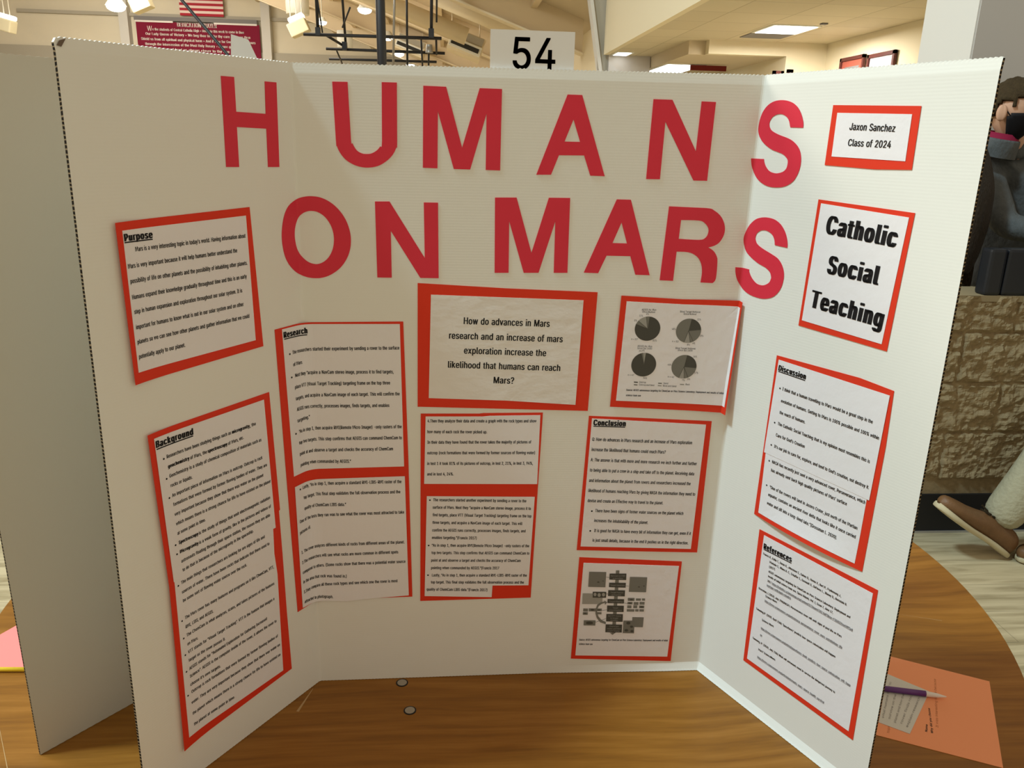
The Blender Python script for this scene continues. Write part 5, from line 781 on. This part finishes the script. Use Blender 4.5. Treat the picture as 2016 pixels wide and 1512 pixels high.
for x, y, z, s, lab in ((-2.05, 18.8, 4.36, 0.34, 'brightest gym light just left of the thick black pole'), (-1.92, 23.8, 4.36, 0.36, 'bright gym light just right of the thick black pole'), (-1.90, 29.0, 4.42, 0.36, 'bright gym light below the lowest pipe crossing'), (-1.72, 33.2, 4.42, 0.36, 'bright gym light just over the board top edge'), (-2.75, 17.0, 3.84, 0.20, 'small bright gym light on the upper black pipe')):
    hung(x, y, z, s, lab)
def drum(x, y, z, r_, h, lab):
    tag(tubeo('drum_housing', (x, y, z), (x, y, z + h), r_, M['housing'], seg=20), lab, 'light housing', 'drum shaped housings under the gym roof')
drum(-3.15, 24, 4.05, 0.22, 0.45, 'pale drum housing left of the thick black pole'); drum(-4.1, 22, 4.62, 0.30, 0.6, 'larger pale drum housing high between the black hangers')
# ---------------------------------------------------------------- people
def skin(name, pts, edges, m, parent, levels=2, extra=None):
    """one continuous surface grown over connected joints; pts: (x, y, z, rx[, ry])"""
    me = bpy.data.meshes.new(name); me.from_pydata([p[:3] for p in pts], edges, []); o = bpy.data.objects.new(name, me); C.objects.link(o)
    md = o.modifiers.new('skin', 'SKIN'); md.use_smooth_shade = True
    for i, p in enumerate(pts): o.data.skin_vertices[0].data[i].radius = (p[3], p[4] if len(p) > 4 else p[3])
    o.data.skin_vertices[0].data[0].use_root = True
    sb = o.modifiers.new('sub', 'SUBSURF'); sb.levels = levels; sb.render_levels = levels
    dg = bpy.context.evaluated_depsgraph_get(); nm = bpy.data.meshes.new_from_object(o.evaluated_get(dg)); bpy.data.objects.remove(o)
    mats = m if isinstance(m, (list, tuple)) else [m]; nm.materials.clear()
    for q in mats: nm.materials.append(q)
    if extra:
        bm = bmesh.new(); bm.from_mesh(nm)
        for f in bm.faces: f.material_index = 0
        extra(bm); bm.to_mesh(nm); bm.free()
    nm.polygons.foreach_set('use_smooth', [True] * len(nm.polygons))
    o = bpy.data.objects.new(name, nm); C.objects.link(o); nm.name = name; seat(o, parent); return o
def hframe(c, F):
    F = Vector((F[0], F[1], 0)).normalized(); R = Vector((F.y, -F.x, 0)); c = Vector(c)
    return lambda r, f, z: c + R * r + F * f + Vector((0, 0, z))     # r = toward the person's right, f = forward
def head_shape(d):
    x, y, z = d.x * 0.076, d.y * 0.094, d.z * 0.118
    if z < 0:
        k = 1 + 2.6 * z; x *= k; y *= (1 + 1.2 * z) if y > 0 else (1 + 3.2 * z)
    if y > 0.06: y = 0.06 + (y - 0.06) * 0.85
    return Vector((x, y, z))
def add_head(bm, hf):
    k = bmesh.ops.create_uvsphere(bm, u_segments=36, v_segments=24, radius=1.0)
    for v in k['verts']:
        p = head_shape(v.co)
        if p.y > 0.05:
            for sx_ in (-1, 1):
                e = (p.x - sx_ * 0.031) ** 2 / 0.018 ** 2 + (p.z - 0.002) ** 2 / 0.012 ** 2; p.y -= 0.010 * math.exp(-e)
            p.y += 0.024 * math.exp(-(p.x / 0.011) ** 2) * max(0, min(1, (0.012 - p.z) / 0.045)) * (1 if p.z > -0.045 else 0)
            p.y += 0.006 * math.exp(-(p.x / 0.022) ** 2 - ((p.z + 0.066) / 0.010) ** 2)
        v.co = hf(p.x, p.y, p.z)
    for sx_ in (-1, 1):
        vs_ = ball(bm, (0, 0, 0), (0.010, 0.020, 0.033), 0, 14)
        for v in vs_:
            q = v.co; out_ = 0.010 * (1 if q.y < 0 else 0.2); v.co = hf(sx_ * (0.078 + q.x + out_), -0.006 + q.y, -0.012 + q.z)
        vs_ = ball(bm, (0, 0, 0), (0.012, 0.006, 0.0065), 1, 12)
        for v in vs_: q = v.co.copy(); v.co = hf(sx_ * 0.031 + q.x, 0.076 + q.y, 0.003 + q.z)
        vs_ = ball(bm, (0, 0, 0), (0.0055, 0.003, 0.0058), 2, 10)
        for v in vs_: q = v.co.copy(); v.co = hf(sx_ * 0.031 + q.x, 0.0815 + q.y, 0.003 + q.z)
        vs_ = ball(bm, (0, 0, 0), (0.019, 0.006, 0.0045), 3, 12)
        for v in vs_: q = v.co.copy(); v.co = hf(sx_ * 0.033 + q.x, 0.079 + q.y - abs(q.x) * 0.2, 0.022 + q.z)
    vs_ = ball(bm, (0, 0, 0), (0.022, 0.006, 0.007), 4, 12)
    for v in vs_: q = v.co.copy(); v.co = hf(q.x, 0.083 + q.y, -0.064 + q.z)
def head_cap(name, hf, keep, scale, thick, m, parent, wob=0.0):
    bm = bmesh.new(); bmesh.ops.create_uvsphere(bm, u_segments=44, v_segments=32, radius=1.0)
    dead = []
    for f in bm.faces:
        c = f.calc_center_median().normalized(); p = head_shape(c)
        if not keep(p): dead.append(f)
    bmesh.ops.delete(bm, geom=dead, context='FACES')
    r = bmesh.ops.extrude_face_region(bm, geom=bm.faces[:]); top = {v for v in r['geom'] if isinstance(v, bmesh.types.BMVert)}
    for v in bm.verts:
        p = head_shape(v.co.normalized()) * (scale if v in top else 1.0)
        if v in top:
            p += p.normalized() * thick
            if wob: p += p.normalized() * wob * noise.noise(p * 60)
        v.co = hf(p.x, p.y, p.z)
    bmesh.ops.recalc_face_normals(bm, faces=bm.faces); o = mesh_obj(name, bm, m, smooth=True); seat(o, parent); return o
def hand_pts(pts, edges, wi, wrist, d, side):
    """palm, four bent fingers of different length and a thumb leaving the side of the palm"""
    d = Vector(d).normalized(); sd = Vector(side).normalized(); w_ = Vector(wrist); b = len(pts)
    palm = w_ + d * 0.055; pts.append((*palm, 0.032, 0.016)); edges.append((wi, b))
    for k, (off, l) in enumerate(((-0.026, 0.068), (-0.009, 0.078), (0.009, 0.074), (0.025, 0.058))):
        n = len(pts); k1 = palm + d * 0.042 + sd * off; k2 = k1 + d * l * 0.5 + Vector((0, 0, -0.004)); k3 = k2 + d * l * 0.42 + Vector((0, 0, -0.018))
        pts += [(*k1, 0.0095), (*k2, 0.0085), (*k3, 0.0075)]; edges += [(b, n), (n, n + 1), (n + 1, n + 2)]
    n = len(pts); t1 = w_ + d * 0.035 + sd * -0.036; t2 = t1 + d * 0.034 + sd * -0.014; pts += [(*t1, 0.011), (*t2, 0.009)]; edges += [(b, n), (n, n + 1)]
FACE = [M['skin'], M['eye'], M['iris'], M['hair'], M['lips']]
def human(label, base, F, headc, sh, el, wr, hips, kn, an, toes, hand_dir, jacket, trousers, collar=0.01, hem=0.93):
    t = thing('person', label, 'person', base)
    hx = Vector(headc); pel = (Vector(hips[0]) + Vector(hips[1])) / 2 + Vector((0, 0, 0.04)); che = (Vector(sh[0]) + Vector(sh[1])) / 2 + Vector((0, 0, -0.08)); spi = pel.lerp(che, 0.5)
    nk = che.lerp(hx, 0.42) + Vector((0, 0, 0.01)); up = hx + Vector((0, 0, -0.07))
    pts = [(*pel, 0.105, 0.085), (*spi, 0.10, 0.08), (*che, 0.115, 0.08), (*nk, 0.058), (*up, 0.056), (*hx, 0.06)]
    edges = [(0, 1), (1, 2), (2, 3), (3, 4), (4, 5)]
    for k in (0, 1):
        n = len(pts); pts += [(*sh[k], 0.048), (*el[k], 0.036), (*wr[k], 0.026)]; edges += [(2, n), (n, n + 1), (n + 1, n + 2)]
        hand_pts(pts, edges, n + 2, wr[k], hand_dir[k], Vector(hand_dir[k]).cross(Vector((0, 0, 1))) * (1 if k else -1))
        n = len(pts); pts += [(*Vector(hips[k]).lerp(Vector(kn[k]), 0.2), 0.080), (*kn[k], 0.055), (*an[k], 0.036), (*toes[k], 0.03)]; edges += [(0, n), (n, n + 1), (n + 1, n + 2), (n + 2, n + 3)]
    hf = hframe(headc, F)
    skin('body', pts, edges, FACE, t, 2, lambda bm: add_head(bm, hf))
    jp = [(*(pel + Vector((0, 0, 0.01))), 0.195, 0.15), (*pel.lerp(spi, 0.5), 0.182, 0.138), (*spi, 0.175, 0.13), (*che, 0.185, 0.13), (*che.lerp(nk, 0.85), 0.112), (*(nk + Vector((0, 0, collar))), 0.092)]; je = [(0, 1), (1, 2), (2, 3), (3, 4), (4, 5)]
    for k in (0, 1):
        n = len(jp); mid = Vector(sh[k]).lerp(Vector(el[k]), 0.5); w2 = Vector(el[k]).lerp(Vector(wr[k]), 0.95)
        jp += [(*sh[k], 0.085), (*mid, 0.070), (*el[k], 0.062), (*w2, 0.045)]; je += [(3, n), (n, n + 1), (n + 1, n + 2), (n + 2, n + 3)]
    skin('jacket', jp, je, jacket, t, 2)
    tp = [(*(pel + Vector((0, 0, 0.02))), 0.158, 0.118), (*(pel + Vector((0, 0, 0.13))), 0.145, 0.108)]; te = [(0, 1)]
    for k in (0, 1):
        n = len(tp); a = Vector(kn[k]).lerp(Vector(an[k]), hem); b = Vector(kn[k]).lerp(Vector(an[k]), 0.5)
        tp += [(*Vector(hips[k]).lerp(Vector(kn[k]), 0.28), 0.108), (*kn[k], 0.082), (*b, 0.080), (*a, 0.084)]; te += [(0, n), (n, n + 1), (n + 1, n + 2), (n + 2, n + 3)]
    skin('trousers', tp, te, trousers, t, 2)
    return t, hf
def shoe(parent, heel, toe, w_, m_up, m_sole):
    """low leather shoe: lofted upper over a thick pale sole"""
    heel = Vector(heel); toe = Vector(toe); ax = (toe - heel); L = ax.length; ax.normalize(); sd = Vector((0, 0, 1)).cross(ax).normalized(); upv = ax.cross(sd)
    st = [0.0, 0.03, 0.10, 0.22, 0.34, 0.46, 0.58, 0.70, 0.82, 0.91, 0.97, 1.0]
    hw_ = [0.45, 0.66, 0.80, 0.80, 0.76, 0.80, 0.92, 1.0, 0.98, 0.80, 0.52, 0.22]
    ht = [0.62, 0.86, 0.95, 0.98, 1.0, 0.92, 0.78, 0.66, 0.58, 0.50, 0.42, 0.34]
    sole_t = 0.058 * L; H = 0.235 * L
    def loft(name, z0f, z1f, ws, m, roundtop):
        V = []; F = []; n = 16
        for s, a, h in zip(st, hw_, ht):
            for k in range(n):
                th = 2 * PI * k / n; cx, cz = math.cos(th), math.sin(th)
                z0, z1 = z0f(s, h), z1f(s, h); px_ = a * w_ * ws * (abs(cx) ** 0.6) * (1 if cx > 0 else -1); pz = (z0 + z1) / 2 + (z1 - z0) / 2 * (abs(cz) ** (0.9 if roundtop else 0.35)) * (1 if cz > 0 else -1)
                if roundtop and pz > (z0 + z1) / 2: px_ *= 1 - 0.35 * ((pz - (z0 + z1) / 2) / max(1e-4, (z1 - z0) / 2)) ** 2
                V.append(heel + ax * (s * L) + sd * px_ + upv * pz)
        for i in range(len(st) - 1):
            for k in range(n): F.append((i * n + k, i * n + (k + 1) % n, (i + 1) * n + (k + 1) % n, (i + 1) * n + k))
        F.append(tuple(range(n))[::-1]); F.append(tuple((len(st) - 1) * n + k for k in range(n)))
        o = py_obj(name, V, F, m, None, None, True); seat(o, parent); return o
    dip = lambda s: 0.012 * L * math.sin(min(1, s / 0.55) * PI) + 0.05 * L * max(0, s - 0.75) * 1.2
    up_ = loft('shoe_upper', lambda s, h: sole_t * 0.7 + dip(s), lambda s, h: sole_t + H * h * 0.9 + dip(s), 0.97, m_up, True)
    loft('shoe_sole', lambda s, h: dip(s) if s > 0.02 else 0.004, lambda s, h: sole_t + dip(s), 1.06, m_sole, False)
    bm = bmesh.new()
    for s0 in (0.44, 0.50): tube(bm, heel + ax * (s0 * L) + upv * (sole_t + H * 0.80) - sd * w_ * 0.45, heel + ax * (s0 * L) + upv * (sole_t + H * 0.84) + sd * w_ * 0.45, 0.005, seg=8)
    tube(bm, heel + ax * (0.44 * L) + upv * (sole_t + H * 0.86), heel + ax * (0.52 * L) + upv * (sole_t + H * 0.98) - sd * 0.03, 0.004, seg=8)
    o = mesh_obj('lace', bm, M['coat']); seat(o, parent)

# masked person leaning on the padded wall
boy, hf = human('person in a grey jacket and black face mask leaning on the padded wall', (2.39, 2.39, 0), (0.55, -0.83), (2.262, 2.30, 1.742),
    ((2.245, 2.40, 1.50), (2.565, 2.44, 1.50)), ((2.265, 2.20, 1.268), (2.680, 2.25, 1.268)), ((2.430, 2.02, 1.252), (2.450, 1.985, 1.262)),
    ((2.31, 2.40, 0.90), (2.49, 2.40, 0.90)), ((2.31, 2.38, 0.50), (2.49, 2.38, 0.50)), ((2.31, 2.41, 0.09), (2.49, 2.41, 0.09)), ((2.30, 2.27, 0.03), (2.51, 2.27, 0.03)),
    ((0.95, -0.3, 0), (-0.7, -0.6, 0)), M['jacket'], M['khaki'], 0.085)
def hairline(p): return p.z > (0.052 + 0.012 * math.cos(p.x * 40) if p.y > 0.035 else (0.012 - 0.05 * min(1, max(0, -p.y / 0.07)) + (0.026 if -0.03 < p.y < 0.02 else 0)))
head_cap('hair', hf, hairline, 1.05, 0.010, M['hair'], boy, 0.010)
head_cap('face_mask', hf, lambda p: p.y > 0.012 and -0.112 < p.z < -0.012 - 0.25 * max(0, 0.05 - p.y), 1.07, 0.006, M['mask'], boy)
for s in (-1, 1):
    bm = bmesh.new(); q = [hf(s * 0.066, 0.030, -0.030), hf(s * 0.082, 0.004, 0.006), hf(s * 0.090, -0.018, 0.012)]
    for a, b in zip(q, q[1:]): tube(bm, a, b, 0.0022, seg=8)
    seat(mesh_obj('ear_loop', bm, M['mask']), boy)
def ring(name, rows, m, parent):              # turned-up collar: rows of (radius, height, forward shift) around the neck
    bm = bmesh.new(); n = 32; rr = []
    for r_, z, f_ in rows: rr.append([bm.verts.new(hf(r_ * math.cos(2 * PI * k / n), r_ * 0.98 * math.sin(2 * PI * k / n) + f_, z - 0.18 * r_ * math.sin(2 * PI * k / n))) for k in range(n)])
    for p, q in zip(rr, rr[1:]):
        for k in range(n): bm.faces.new((p[k], p[(k + 1) % n], q[(k + 1) % n], q[k]))
    seat(mesh_obj(name, bm, m, smooth=True), parent)
ring('collar', [(0.080, -0.185, -0.035), (0.082, -0.150, -0.033), (0.081, -0.118, -0.028), (0.077, -0.110, -0.026), (0.072, -0.116, -0.026), (0.072, -0.160, -0.03)], M['jacket'], boy)
ring('shirt_collar', [(0.070, -0.125, -0.024), (0.069, -0.088, -0.022), (0.064, -0.090, -0.022), (0.064, -0.125, -0.024)], M['shirt'], boy)
shoe(boy, (2.31, 2.47, 0), (2.30, 2.17, 0.0), 0.05, M['shoe'], M['sole']); shoe(boy, (2.49, 2.47, 0), (2.51, 2.17, 0.0), 0.05, M['shoe'], M['sole'])

# long haired person mostly hidden by the board
girl, hf2 = human('person with long dark brown hair half hidden behind the right board edge', (1.95, 2.22, 0), (-0.5, -0.85), (1.970, 2.20, 1.585),
    ((1.835, 2.22, 1.335), (2.065, 2.21, 1.345)), ((1.79, 2.19, 1.02), (2.085, 2.19, 1.02)), ((1.82, 2.17, 0.80), (2.06, 2.17, 0.80)),
    ((1.88, 2.24, 0.82), (2.01, 2.24, 0.82)), ((1.88, 2.23, 0.45), (2.01, 2.23, 0.45)), ((1.88, 2.26, 0.09), (2.01, 2.26, 0.09)), ((1.87, 2.15, 0.03), (2.02, 2.15, 0.03)),
    ((0.1, -0.1, -1), (-0.1, -0.1, -1)), M['coat'], M['blue_shirt'])
head_cap('hair', hf2, lambda p: p.z > (0.06 if p.y > 0.04 else -0.11), 1.08, 0.016, M['long_hair'], girl, 0.02)
lp = [(2.00, 2.24, 1.66, 0.095, 0.065), (2.05, 2.17, 1.55, 0.088, 0.055), (2.075, 2.125, 1.42, 0.082, 0.048), (2.075, 2.115, 1.28, 0.078, 0.044), (2.06, 2.11, 1.15, 0.060, 0.036), (2.05, 2.11, 1.075, 0.025)]
skin('hair_length', lp, [(i, i + 1) for i in range(len(lp) - 1)], M['long_hair'], girl, 3)
shoe(girl, (1.88, 2.33, 0), (1.87, 2.09, 0.0), 0.042, M['shoe'], M['sole']); shoe(girl, (2.01, 2.33, 0), (2.02, 2.09, 0.0), 0.042, M['shoe'], M['sole'])

# person at the right edge of the picture: one leg forward, heel down, toe up
walk, hf3 = human('person in khaki trousers and brown leather shoes with one toe lifted off the floor', (2.50, 1.62, 0), (-0.9, -0.3), (2.62, 1.60, 1.70),
    ((2.62, 1.78, 1.465), (2.64, 1.42, 1.465)), ((2.66, 1.80, 1.13), (2.70, 1.38, 1.13)), ((2.58, 1.76, 0.90), (2.62, 1.38, 0.90)),
    ((2.52, 1.70, 0.92), (2.56, 1.52, 0.92)), ((2.300, 1.67, 0.56), (2.56, 1.56, 0.50)), ((2.080, 1.655, 0.125), (2.53, 1.615, 0.10)), ((1.955, 1.648, 0.190), (2.36, 1.61, 0.05)),
    ((-0.4, 0, -0.9), (-0.4, 0, -0.9)), M['blue_shirt'], M['khaki'], 0.01, 0.99)
head_cap('hair', hf3, hairline, 1.05, 0.012, M['hair'], walk, 0.010)
shoe(walk, (2.140, 1.655, 0.0), (1.800, 1.640, 0.226), 0.060, M['shoe'], M['sole'])
shoe(walk, (2.555, 1.620, 0.0), (2.165, 1.600, 0.0), 0.060, M['shoe'], M['sole'])

bpy.data.objects.remove(_fo)
